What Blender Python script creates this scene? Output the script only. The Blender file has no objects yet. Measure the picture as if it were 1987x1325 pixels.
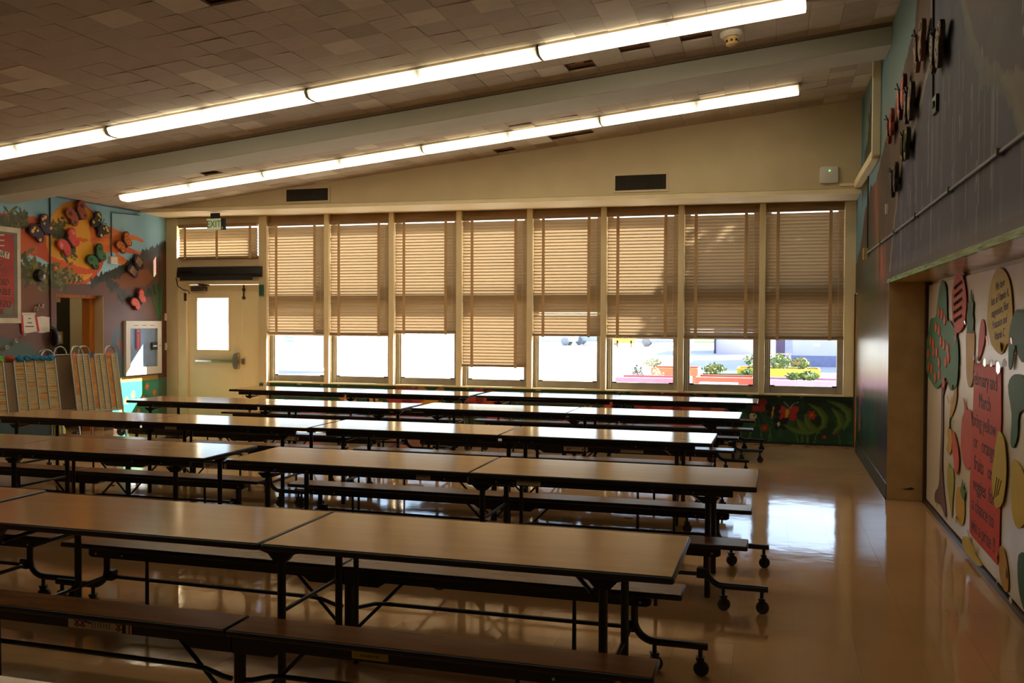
import bpy, bmesh, math, random
import numpy as np
from mathutils import Matrix, Vector, Euler

random.seed(7)
RNG = np.random.default_rng(7)
PI = math.pi
SC = bpy.context.scene
COL = SC.collection

# ------------------------------------------------------------------ camera
FPX, YAW, PITCH, ROLL, EYE = 1766.648, math.radians(16.07), math.radians(-1.232), math.radians(0.235), 1.70
c_, s_ = math.cos(YAW), math.sin(YAW)
cp_, sp_ = math.cos(PITCH), math.sin(PITCH)
cr_, sr_ = math.cos(ROLL), math.sin(ROLL)
ex = Vector((c_, s_, 0)); ed0 = Vector((-s_, c_, 0)); ez = Vector((0, 0, 1))
fwd = cp_ * ed0 + sp_ * ez
eu = -sp_ * ed0 + cp_ * ez
rgt = cr_ * ex + sr_ * eu
upv = -sr_ * ex + cr_ * eu
cam = bpy.data.cameras.new('camera')
cam.sensor_width = 36.0
cam.lens = 36.0 * FPX / 1987.0
cam.clip_end = 900
camo = bpy.data.objects.new('camera', cam)
camo.matrix_world = Matrix(((rgt.x, upv.x, -fwd.x, 0), (rgt.y, upv.y, -fwd.y, 0), (rgt.z, upv.z, -fwd.z, EYE), (0, 0, 0, 1)))
COL.objects.link(camo)
SC.camera = camo


def project(p):
    d = Vector(p) - Vector((0, 0, EYE))
    w = d.dot(fwd)
    if w < 0.1:
        return None
    return 993.5 + FPX * d.dot(rgt) / w, 662.5 - FPX * d.dot(upv) / w, w


# ------------------------------------------------------------------ light, world, exposure
SUN_STRENGTH = 24.0
SKY_STRENGTH = 0.30
LAMP_WARM, LAMP_WHITE = 3.6, 5.4
SC.view_settings.view_transform = 'Standard'
SC.view_settings.look = 'None'
SC.view_settings.gamma = 1.0
SC.view_settings.use_curve_mapping = False
SC.view_settings.exposure = 1.20
SUN_DIR = Vector((1.0, 1.25, 1.3)).normalized()
world = bpy.data.worlds.new('world')
SC.world = world
world.use_nodes = True
wn = world.node_tree
for n in list(wn.nodes):
    wn.nodes.remove(n)
wo = wn.nodes.new('ShaderNodeOutputWorld')
wb = wn.nodes.new('ShaderNodeBackground')
ws = wn.nodes.new('ShaderNodeTexSky')
ws.sky_type = 'NISHITA'
ws.sun_disc = False
ws.sun_elevation = math.asin(SUN_DIR.z)
ws.sun_rotation = math.atan2(SUN_DIR.x, SUN_DIR.y)
wb.inputs['Strength'].default_value = SKY_STRENGTH
wn.links.new(ws.outputs[0], wb.inputs[0])
wn.links.new(wb.outputs[0], wo.inputs[0])
sun = bpy.data.lights.new('sun', 'SUN')
sun.energy = SUN_STRENGTH
sun.angle = math.radians(0.53)
sun.color = (1.0, 0.95, 0.86)
suno = bpy.data.objects.new('sun', sun)
suno.rotation_euler = (-SUN_DIR).to_track_quat('-Z', 'Y').to_euler()
suno.location = SUN_DIR * 40
COL.objects.link(suno)


# ------------------------------------------------------------------ materials
def lin(c):
    return tuple(((x / 255.0) / 12.92 if x / 255.0 <= 0.04045 else ((x / 255.0 + 0.055) / 1.055) ** 2.4) for x in c)


MATS = {}


def mat(name, rgb, rough=0.6, metal=0.0, spec=0.5, var=0.12, scale=6.0, bump=0.0, bscale=60.0, stretch=None, coat=0.0, srgb=True):
    """principled with a procedural tone variation and an optional fine bump"""
    if name in MATS:
        return MATS[name]
    m = bpy.data.materials.new(name)
    m.use_nodes = True
    nt = m.node_tree
    b = nt.nodes['Principled BSDF']
    col = lin(rgb) if srgb else rgb
    b.inputs['Roughness'].default_value = rough
    b.inputs['Metallic'].default_value = metal
    b.inputs['Specular IOR Level'].default_value = spec
    b.inputs['Coat Weight'].default_value = coat
    tc = nt.nodes.new('ShaderNodeTexCoord')
    mp = nt.nodes.new('ShaderNodeMapping')
    if stretch:
        mp.inputs['Scale'].default_value = stretch
    nt.links.new(tc.outputs['Object'], mp.inputs[0])
    nz = nt.nodes.new('ShaderNodeTexNoise')
    nz.inputs['Scale'].default_value = scale
    nz.inputs['Detail'].default_value = 6
    nt.links.new(mp.outputs[0], nz.inputs['Vector'])
    rp = nt.nodes.new('ShaderNodeValToRGB')
    rp.color_ramp.elements[0].position = 0.3
    rp.color_ramp.elements[1].position = 0.7
    rp.color_ramp.elements[0].color = (*[x * (1 - var) for x in col], 1)
    rp.color_ramp.elements[1].color = (*[min(1, x * (1 + var)) for x in col], 1)
    nt.links.new(nz.outputs[0], rp.inputs[0])
    nt.links.new(rp.outputs[0], b.inputs['Base Color'])
    if bump:
        n2 = nt.nodes.new('ShaderNodeTexNoise')
        n2.inputs['Scale'].default_value = bscale
        n2.inputs['Detail'].default_value = 3
        nt.links.new(mp.outputs[0], n2.inputs['Vector'])
        bp = nt.nodes.new('ShaderNodeBump')
        bp.inputs['Strength'].default_value = bump
        bp.inputs['Distance'].default_value = 0.01
        nt.links.new(n2.outputs[0], bp.inputs['Height'])
        nt.links.new(bp.outputs[0], b.inputs['Normal'])
    MATS[name] = m
    return m


def mat_paint(name, rough=0.45, spec=0.5, bump=0.15, attr='paint', upper=None):
    if name in MATS:
        return MATS[name]
    m = bpy.data.materials.new(name)
    m.use_nodes = True
    nt = m.node_tree
    b = nt.nodes['Principled BSDF']
    b.inputs['Roughness'].default_value = rough
    b.inputs['Specular IOR Level'].default_value = spec
    a = nt.nodes.new('ShaderNodeAttribute')
    a.attribute_name = attr
    nt.links.new(a.outputs['Color'], b.inputs['Base Color'])
    if upper:   # washable gloss coat up to door height, flatter paint above it
        ge = nt.nodes.new('ShaderNodeNewGeometry')
        sz = nt.nodes.new('ShaderNodeSeparateXYZ')
        nt.links.new(ge.outputs['Position'], sz.inputs[0])
        mr = nt.nodes.new('ShaderNodeMapRange')
        mr.inputs['From Min'].default_value = 2.05
        mr.inputs['From Max'].default_value = 2.3
        mr.inputs['To Min'].default_value = rough
        mr.inputs['To Max'].default_value = upper
        nt.links.new(sz.outputs[2], mr.inputs[0])
        nt.links.new(mr.outputs[0], b.inputs['Roughness'])
    if bump:
        tc = nt.nodes.new('ShaderNodeTexCoord')
        n2 = nt.nodes.new('ShaderNodeTexNoise')
        n2.inputs['Scale'].default_value = 14
        n2.inputs['Detail'].default_value = 5
        nt.links.new(tc.outputs['Object'], n2.inputs['Vector'])
        bp = nt.nodes.new('ShaderNodeBump')
        bp.inputs['Strength'].default_value = bump
        bp.inputs['Distance'].default_value = 0.01
        nt.links.new(n2.outputs[0], bp.inputs['Height'])
        nt.links.new(bp.outputs[0], b.inputs['Normal'])
    MATS[name] = m
    return m


def mat_slat():
    m = bpy.data.materials.new('blind slat')
    m.use_nodes = True
    nt = m.node_tree
    for n in list(nt.nodes):
        nt.nodes.remove(n)
    out = nt.nodes.new('ShaderNodeOutputMaterial')
    mix = nt.nodes.new('ShaderNodeMixShader')
    d = nt.nodes.new('ShaderNodeBsdfDiffuse')
    t = nt.nodes.new('ShaderNodeBsdfTranslucent')
    tc = nt.nodes.new('ShaderNodeTexCoord')
    mp = nt.nodes.new('ShaderNodeMapping')
    mp.inputs['Scale'].default_value = (1.5, 30, 30)
    nz = nt.nodes.new('ShaderNodeTexNoise')
    nz.inputs['Scale'].default_value = 2.0
    rp = nt.nodes.new('ShaderNodeValToRGB')
    a = lin((178, 154, 120))
    rp.color_ramp.elements[0].color = (*[x * .9 for x in a], 1)
    rp.color_ramp.elements[1].color = (*[x * 1.08 for x in a], 1)
    nt.links.new(tc.outputs['Object'], mp.inputs[0])
    nt.links.new(mp.outputs[0], nz.inputs['Vector'])
    nt.links.new(nz.outputs[0], rp.inputs[0])
    nt.links.new(rp.outputs[0], d.inputs[0])
    t.inputs[0].default_value = (0.38, 0.28, 0.165, 1)
    mix.inputs[0].default_value = 0.125
    nt.links.new(d.outputs[0], mix.inputs[1])
    nt.links.new(t.outputs[0], mix.inputs[2])
    nt.links.new(mix.outputs[0], out.inputs[0])
    return m


def mat_glass(name, tint=(0.93, 0.95, 0.96), rough=0.0):
    if name in MATS:
        return MATS[name]
    m = bpy.data.materials.new(name)
    m.use_nodes = True
    nt = m.node_tree
    for n in list(nt.nodes):
        nt.nodes.remove(n)
    out = nt.nodes.new('ShaderNodeOutputMaterial')
    mix = nt.nodes.new('ShaderNodeMixShader')
    lw_ = nt.nodes.new('ShaderNodeLayerWeight')
    lw_.inputs[0].default_value = 0.5
    pw_ = nt.nodes.new('ShaderNodeMath')
    pw_.operation = 'POWER'
    pw_.inputs[1].default_value = 5.0
    nt.links.new(lw_.outputs['Facing'], pw_.inputs[0])
    fr = nt.nodes.new('ShaderNodeMath')
    fr.operation = 'MULTIPLY_ADD'
    fr.inputs[1].default_value = 0.9
    fr.inputs[2].default_value = 0.04
    nt.links.new(pw_.outputs[0], fr.inputs[0])
    t = nt.nodes.new('ShaderNodeBsdfTransparent')
    g = nt.nodes.new('ShaderNodeBsdfGlossy')
    g.inputs['Roughness'].default_value = rough
    nz = nt.nodes.new('ShaderNodeTexNoise')
    nz.inputs['Scale'].default_value = 3.0
    rp = nt.nodes.new('ShaderNodeValToRGB')
    rp.color_ramp.elements[0].color = (*[x * .97 for x in tint], 1)
    rp.color_ramp.elements[1].color = (*tint, 1)
    nt.links.new(nz.outputs[0], rp.inputs[0])
    nt.links.new(rp.outputs[0], t.inputs[0])
    nt.links.new(fr.outputs[0], mix.inputs[0])
    nt.links.new(t.outputs[0], mix.inputs[1])
    nt.links.new(g.outputs[0], mix.inputs[2])
    nt.links.new(mix.outputs[0], out.inputs[0])
    MATS[name] = m
    return m


def mat_lamp(name, rgb, strength):
    """a lit acrylic lens: two tube lengths behind it, dimmer at the sockets and along the rims"""
    m = bpy.data.materials.new(name)
    m.use_nodes = True
    nt = m.node_tree
    for n in list(nt.nodes):
        nt.nodes.remove(n)
    out = nt.nodes.new('ShaderNodeOutputMaterial')
    em = nt.nodes.new('ShaderNodeEmission')
    tc = nt.nodes.new('ShaderNodeTexCoord')
    sx = nt.nodes.new('ShaderNodeSeparateXYZ')
    nt.links.new(tc.outputs['Generated'], sx.inputs[0])
    r1 = nt.nodes.new('ShaderNodeValToRGB')
    cr = r1.color_ramp
    cr.elements[0].position = 0.0
    cr.elements[0].color = (.25, .25, .25, 1)
    cr.elements[1].position = 1.0
    cr.elements[1].color = (.25, .25, .25, 1)
    for p, v in ((.04, 1), (.455, 1), (.5, .22), (.545, 1), (.96, 1)):
        e = cr.elements.new(p)
        e.color = (v, v, v, 1)
    nt.links.new(sx.outputs[0], r1.inputs[0])
    r2 = nt.nodes.new('ShaderNodeValToRGB')
    c2 = r2.color_ramp
    c2.elements[0].position = 0.0
    c2.elements[0].color = (.3, .3, .3, 1)
    c2.elements[1].position = 1.0
    c2.elements[1].color = (.3, .3, .3, 1)
    for p, v in ((.3, 1), (.7, 1)):
        e = c2.elements.new(p)
        e.color = (v, v, v, 1)
    nt.links.new(sx.outputs[1], r2.inputs[0])
    mu = nt.nodes.new('ShaderNodeMath')
    mu.operation = 'MULTIPLY'
    nt.links.new(r1.outputs[0], mu.inputs[0])
    nt.links.new(r2.outputs[0], mu.inputs[1])
    m2 = nt.nodes.new('ShaderNodeMath')
    m2.operation = 'MULTIPLY'
    m2.inputs[1].default_value = strength
    nt.links.new(mu.outputs[0], m2.inputs[0])
    em.inputs[0].default_value = (*rgb, 1)
    nt.links.new(m2.outputs[0], em.inputs[1])
    nt.links.new(em.outputs[0], out.inputs[0])
    return m


M_cream = mat('cream wall paint', (212, 192, 152), 0.55, var=.05, scale=2.5, bump=.08, bscale=40)
M_creamtrim = mat('cream trim paint', (242, 224, 182), 0.42, var=.05, scale=4, bump=.06, bscale=30)
M_dooor = mat('cream door paint', (240, 220, 174), 0.38, var=.04, scale=3)
M_tile_a = mat('ceiling tile beige', (182, 166, 146), 0.85, var=.05, scale=5, bump=.3, bscale=150)
M_tile_b = mat('ceiling tile pale', (208, 194, 172), 0.85, var=.05, scale=5, bump=.3, bscale=150)
M_tile_c = mat('ceiling tile dull', (168, 151, 130), 0.85, var=.06, scale=5, bump=.3, bscale=150)
M_tile_rib = mat('ceiling tile ribbed', (190, 175, 152), 0.85, var=.25, scale=8, stretch=(1, 60, 1))
M_glue = mat('bare ceiling board', (140, 100, 62), 0.9, var=.35, scale=9)
M_glue2 = mat('adhesive dab', (60, 36, 18), 0.9, var=.3, scale=30)
M_beam = mat('beam paint', (184, 180, 160), 0.6, var=.04, scale=3)
M_black = mat('black powder coat', (22, 21, 24), 0.34, var=.25, scale=12, spec=.5)
M_edge = mat('black vinyl edge', (26, 23, 23), 0.3, var=.2, scale=9)
M_lam = mat('tan laminate', (186, 144, 96), 0.14, var=.07, scale=1.6, stretch=(1, 7, 7), spec=.55)
M_bench = mat('walnut laminate', (124, 80, 46), 0.24, var=.16, scale=2.2, stretch=(1, 9, 9), spec=.5)
M_rubber = mat('grey rubber', (52, 48, 44), 0.6, var=.2, scale=20)
M_steel = mat('bright steel', (190, 186, 178), 0.28, metal=1.0, var=.1, scale=12)
M_alu = mat('aluminium', (168, 166, 162), 0.38, metal=.9, var=.08, scale=8)
M_frame = mat('window frame aluminium', (170, 160, 142), 0.45, metal=.25, var=.08, scale=8)
M_white = mat('white enamel', (226, 220, 208), 0.4, var=.03, scale=5)
M_offwhite = mat('off white plastic', (214, 204, 184), 0.45, var=.04, scale=8)
M_dark = mat('black plastic', (20, 19, 20), 0.4, var=.2, scale=10)
M_grille = mat('dark louvre', (58, 48, 34), 0.6, var=.15, scale=10)
M_tape = mat('blind tape', (198, 164, 118), 0.8, var=.1, scale=30)
M_rail = mat('blind rail', (150, 122, 86), 0.4, var=.08, scale=10)
M_glass = mat_glass('window glass')
M_slat = mat_slat()
M_cord = mat('cord', (200, 184, 150), 0.8)
M_wood = mat('orange varnished wood', (176, 104, 34), 0.35, var=.18, scale=3, stretch=(8, 8, 1))
M_teal = mat('teal cove base', (42, 66, 62), 0.3, var=.15, scale=6)
M_darkbase = mat('dark vinyl base', (60, 44, 30), 0.4, var=.15, scale=6)
M_paper = mat('cream butcher paper', (200, 178, 150), 0.5, var=.05, scale=1.6, bump=.5, bscale=4, spec=.35)
M_lampw = mat_lamp('lit lens warm', (1.0, 0.87, 0.60), LAMP_WARM)
M_lampc = mat_lamp('lit lens white', (1.0, 0.91, 0.70), LAMP_WHITE)
M_lampfill = mat_lamp('lit lens fill', (1.0, 0.87, 0.60), LAMP_WARM * .7)  # dimmer lens for the added fill row overhead
M_ink = mat('marker ink', (24, 18, 16), 0.6)
M_tapeclear = mat('shiny clear tape', (220, 214, 205), 0.12, var=.05, spec=.9)


def mat_floor():
    m = mat('waxed floor tile', (194, 152, 106), 0.13, var=.10, scale=1.1, spec=.55)
    nt = m.node_tree
    b = nt.nodes['Principled BSDF']
    tc = [n for n in nt.nodes if n.type == 'TEX_COORD'][0]
    geo = nt.nodes.new('ShaderNodeNewGeometry')
    mp = [n for n in nt.nodes if n.type == 'MAPPING'][0]
    nt.links.new(geo.outputs['Position'], mp.inputs[0])
    # fine mottling of the vinyl, wax unevenness
    n3 = nt.nodes.new('ShaderNodeTexNoise')
    n3.inputs['Scale'].default_value = 3.2
    n3.inputs['Detail'].default_value = 4
    nt.links.new(geo.outputs['Position'], n3.inputs['Vector'])
    mr = nt.nodes.new('ShaderNodeMapRange')
    mr.inputs['To Min'].default_value = 0.045
    mr.inputs['To Max'].default_value = 0.12
    nt.links.new(n3.outputs[0], mr.inputs[0])
    nt.links.new(mr.outputs[0], b.inputs['Roughness'])
    n4 = nt.nodes.new('ShaderNodeTexNoise')
    n4.inputs['Scale'].default_value = 7.0
    n4.inputs['Detail'].default_value = 2
    nt.links.new(geo.outputs['Position'], n4.inputs['Vector'])
    bp = nt.nodes.new('ShaderNodeBump')
    bp.inputs['Strength'].default_value = 0.08
    bp.inputs['Distance'].default_value = 0.010
    nt.links.new(n4.outputs[0], bp.inputs['Height'])
    nt.links.new(bp.outputs[0], b.inputs['Normal'])
    return m


M_floor = mat_floor()


# ------------------------------------------------------------------ mesh helpers
class MB:
    def __init__(self):
        self.v = []
        self.f = []
        self.mi = []

    def add(self, vs, fs, mi=0):
        o = len(self.v)
        self.v += [tuple(p) for p in vs]
        self.f += [tuple(i + o for i in f) for f in fs]
        self.mi += [mi] * len(fs)
        return self

    def box(self, x0, x1, y0, y1, z0, z1, mi=0, top=None):
        vs = [(x0, y0, z0), (x1, y0, z0), (x1, y1, z0), (x0, y1, z0), (x0, y0, z1), (x1, y0, z1), (x1, y1, z1), (x0, y1, z1)]
        fs = [(3, 2, 1, 0), (4, 5, 6, 7), (0, 1, 5, 4), (1, 2, 6, 5), (2, 3, 7, 6), (3, 0, 4, 7)]
        o = len(self.f)
        self.add(vs, fs, mi)
        if top is not None:
            self.mi[o + 1] = top
        return self

    def obox(self, c, ax, ay, az, hx, hy, hz, mi=0):
        c = Vector(c)
        vs = []
        for k in ((-1, -1, -1), (1, -1, -1), (1, 1, -1), (-1, 1, -1), (-1, -1, 1), (1, -1, 1), (1, 1, 1), (-1, 1, 1)):
            vs.append(c + Vector(ax) * hx * k[0] + Vector(ay) * hy * k[1] + Vector(az) * hz * k[2])
        return self.add(vs, [(3, 2, 1, 0), (4, 5, 6, 7), (0, 1, 5, 4), (1, 2, 6, 5), (2, 3, 7, 6), (3, 0, 4, 7)], mi)

    def prism(self, pts, w0, w1, mi=0, axis=2, fmi=None):
        """outline in the plane of the two other axes, extruded along axis; the face at w1 takes fmi"""
        n = len(pts)
        ar = sum(pts[i][0] * pts[(i + 1) % n][1] - pts[(i + 1) % n][0] * pts[i][1] for i in range(n))
        if ar < 0:
            pts = pts[::-1]

        def P(a, b, w):
            return {2: (a, b, w), 1: (a, w, b), 0: (w, a, b)}[axis]
        vs = [P(a, b, w0) for a, b in pts] + [P(a, b, w1) for a, b in pts]
        flip = (axis == 1)
        fs = [tuple(range(n))[::-1], tuple(range(n, 2 * n))] + [(i, (i + 1) % n, n + (i + 1) % n, n + i) for i in range(n)]
        if flip:
            fs = [f[::-1] for f in fs]
        if w1 < w0:
            fs = [f[::-1] for f in fs]
        o = len(self.f)
        self.add(vs, fs, mi)
        if fmi is not None:
            self.mi[o + 1] = fmi
        return self

    def tube(self, pts, r, n=8, mi=0, caps=True, r1=None):
        pts = [Vector(p) for p in pts]
        m = len(pts)
        vs = []
        prev = None
        for i, p in enumerate(pts):
            t = (pts[min(i + 1, m - 1)] - pts[max(i - 1, 0)]).normalized()
            if prev is None:
                a = Vector((0, 0, 1)) if abs(t.z) < .9 else Vector((1, 0, 0))
                u = t.cross(a).normalized()
            else:
                u = (prev - t * prev.dot(t)).normalized()
            prev = u
            w = t.cross(u)
            rr = r if r1 is None else r + (r1 - r) * i / (m - 1)
            for k in range(n):
                an = 2 * PI * k / n
                vs.append(p + (u * math.cos(an) + w * math.sin(an)) * rr)
        fs = []
        for i in range(m - 1):
            for k in range(n):
                a, b = i * n + k, i * n + (k + 1) % n
                fs.append((a, b, b + n, a + n))
        if caps:
            fs.append(tuple(range(n))[::-1])
            fs.append(tuple(range((m - 1) * n, m * n)))
        return self.add(vs, fs, mi)

    def lathe(self, prof, c=(0, 0, 0), axis=2, n=16, mi=0):
        """profile [(r, h)] turned about axis through c"""
        vs, fs = [], []
        for r, h in prof:
            for k in range(n):
                a = 2 * PI * k / n
                p = {2: (r * math.cos(a), r * math.sin(a), h), 1: (r * math.cos(a), h, -r * math.sin(a)), 0: (h, r * math.cos(a), r * math.sin(a))}[axis]
                vs.append((p[0] + c[0], p[1] + c[1], p[2] + c[2]))
        m = len(prof)
        for i in range(m - 1):
            for k in range(n):
                a, b = i * n + k, i * n + (k + 1) % n
                fs.append((a, b, b + n, a + n))
        fs.append(tuple(range(n))[::-1])
        fs.append(tuple(range((m - 1) * n, m * n)))
        return self.add(vs, fs, mi)

    def mesh(self, name, mats, smooth=False, bevel=0.0, seg=2):
        me = bpy.data.meshes.new(name)
        me.from_pydata(self.v, [], self.f)
        for m in (mats if isinstance(mats, (list, tuple)) else [mats]):
            me.materials.append(m)
        me.polygons.foreach_set('material_index', self.mi)
        if bevel:
            bm = bmesh.new()
            bm.from_mesh(me)
            bmesh.ops.remove_doubles(bm, verts=bm.verts, dist=1e-6)
            es = [e for e in bm.edges if len(e.link_faces) == 2 and e.calc_face_angle(0) > 0.5]
            bmesh.ops.bevel(bm, geom=es, offset=bevel, segments=seg, affect='EDGES', profile=0.5, clamp_overlap=True)
            bm.to_mesh(me)
            bm.free()
        if smooth:
            me.polygons.foreach_set('use_smooth', [True] * len(me.polygons))
            me.set_sharp_from_angle(angle=math.radians(40))
        me.update()
        return me

    def build(self, name, mats, parent=None, smooth=False, bevel=0.0, seg=2, loc=None, rot=None):
        return link(name, self.mesh(name, mats, smooth, bevel, seg), parent, loc, rot)


def link(name, me, parent=None, loc=None, rot=None):
    o = bpy.data.objects.new(name, me)
    COL.objects.link(o)
    if parent is not None:
        o.parent = parent
    if loc is not None:
        o.location = loc
    if rot is not None:
        o.rotation_euler = rot
    return o


def tag(o, label=None, cat=None, group=None, kind=None):
    if label:
        o['label'] = label
    if cat:
        o['category'] = cat
    if group:
        o['group'] = group
    if kind:
        o['kind'] = kind
    return o


def thing(name, label, cat, loc=(0, 0, 0), rot=(0, 0, 0), group=None, kind=None):
    o = bpy.data.objects.new(name, None)
    o.empty_display_size = .1
    COL.objects.link(o)
    o.location = loc
    o.rotation_euler = rot
    return tag(o, label, cat, group, kind)


def struct(name, label, loc=(0, 0, 0), rot=(0, 0, 0)):
    return thing(name, label, None, loc, rot, kind='structure')


def copy_tree(o, parent=None):
    c = o.copy()
    COL.objects.link(c)
    if parent is not None:
        c.parent = parent
    for ch in KIDS.get(o.name, []) if KIDS else o.children:
        copy_tree(ch, c)
    return c


KIDS = {}
# frames on the walls: local x runs right as seen from the room, local y up, local z out of the wall
ROT = {
    'left': Matrix(((0, 0, 1), (1, 0, 0), (0, 1, 0))).to_euler(),
    'right': Matrix(((0, 0, -1), (-1, 0, 0), (0, 1, 0))).to_euler(),
    'back': Matrix(((1, 0, 0), (0, 0, -1), (0, 1, 0))).to_euler(),
}
XL, XM, XREC, YW, YB = -9.91, 1.055, 1.405, 13.30, 12.55


def wall_thing(side, a, z, name, label, cat, group=None, off=0.0, kind=None, base=None):
    """a: y on the side walls, x on the back walls"""
    if side == 'left':
        loc = (XL + off if base is None else base + off, a, z)
    elif side == 'right':
        loc = ((XM if base is None else base) - off, a, z)
    else:
        loc = (a, (YW if base is None else base) - off, z)
    return thing(name, label, cat, loc, ROT[side], group, kind)


def text(body, size, parent, loc, m, ext=0.0012, align='CENTER', sx=1.0, rotz=0.0, name='lettering', shear=0.0):
    cu = bpy.data.curves.new(name, 'FONT')
    cu.body = body
    cu.size = size
    cu.extrude = ext
    cu.align_x = align
    cu.align_y = 'CENTER'
    cu.shear = shear
    cu.resolution_u = 3
    cu.materials.append(m)
    f = bpy.data.objects.new(name, cu)
    COL.objects.link(f)
    me = bpy.data.meshes.new_from_object(f.evaluated_get(bpy.context.evaluated_depsgraph_get()))
    bpy.data.objects.remove(f)
    bpy.data.curves.remove(cu)
    me.name = name
    o = bpy.data.objects.new(name, me)
    COL.objects.link(o)
    o.parent = parent
    o.location = loc
    o.rotation_euler = (0, 0, rotz)
    o.scale = (sx, 1, 1)
    return o


def circle(cx, cy, rx, ry=None, n=20, rot=0.0, a0=0.0, a1=2 * PI):
    ry = rx if ry is None else ry
    out = []
    full = abs(a1 - a0 - 2 * PI) < 1e-6
    for k in range(n if full else n + 1):
        a = a0 + (a1 - a0) * k / n
        x, y = rx * math.cos(a), ry * math.sin(a)
        out.append((cx + x * math.cos(rot) - y * math.sin(rot), cy + x * math.sin(rot) + y * math.cos(rot)))
    return out


def smooth_poly(pts, n=3):
    """closed Catmull-Rom through the points"""
    out = []
    m = len(pts)
    for i in range(m):
        p0, p1, p2, p3 = [Vector(pts[(i + k - 1) % m]) for k in range(4)]
        for k in range(n):
            t = k / n
            q = 0.5 * ((2 * p1) + (-p0 + p2) * t + (2 * p0 - 5 * p1 + 4 * p2 - p3) * t * t + (-p0 + 3 * p1 - 3 * p2 + p3) * t ** 3)
            out.append((q.x, q.y))
    return out


# ------------------------------------------------------------------ painted walls: a fine grid with a colour per vertex
def vnoise(U, V, scale, seed, oct=4):
    r = np.random.default_rng(seed)
    out = np.zeros_like(U)
    amp, tot = 1.0, 0.0
    for o in range(oct):
        N = 64
        g = r.random((N, N))
        x, y = U * scale * 2 ** o + 13.7, V * scale * 2 ** o + 7.3
        xi, yi = np.floor(x).astype(int), np.floor(y).astype(int)
        fx, fy = x - xi, y - yi
        fx, fy = fx * fx * (3 - 2 * fx), fy * fy * (3 - 2 * fy)
        a, b = g[xi % N, yi % N], g[(xi + 1) % N, yi % N]
        c, d = g[xi % N, (yi + 1) % N], g[(xi + 1) % N, (yi + 1) % N]
        out += amp * ((a * (1 - fx) + b * fx) * (1 - fy) + (c * (1 - fx) + d * fx) * fy)
        tot += amp
        amp *= .5
    return out / tot


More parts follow.
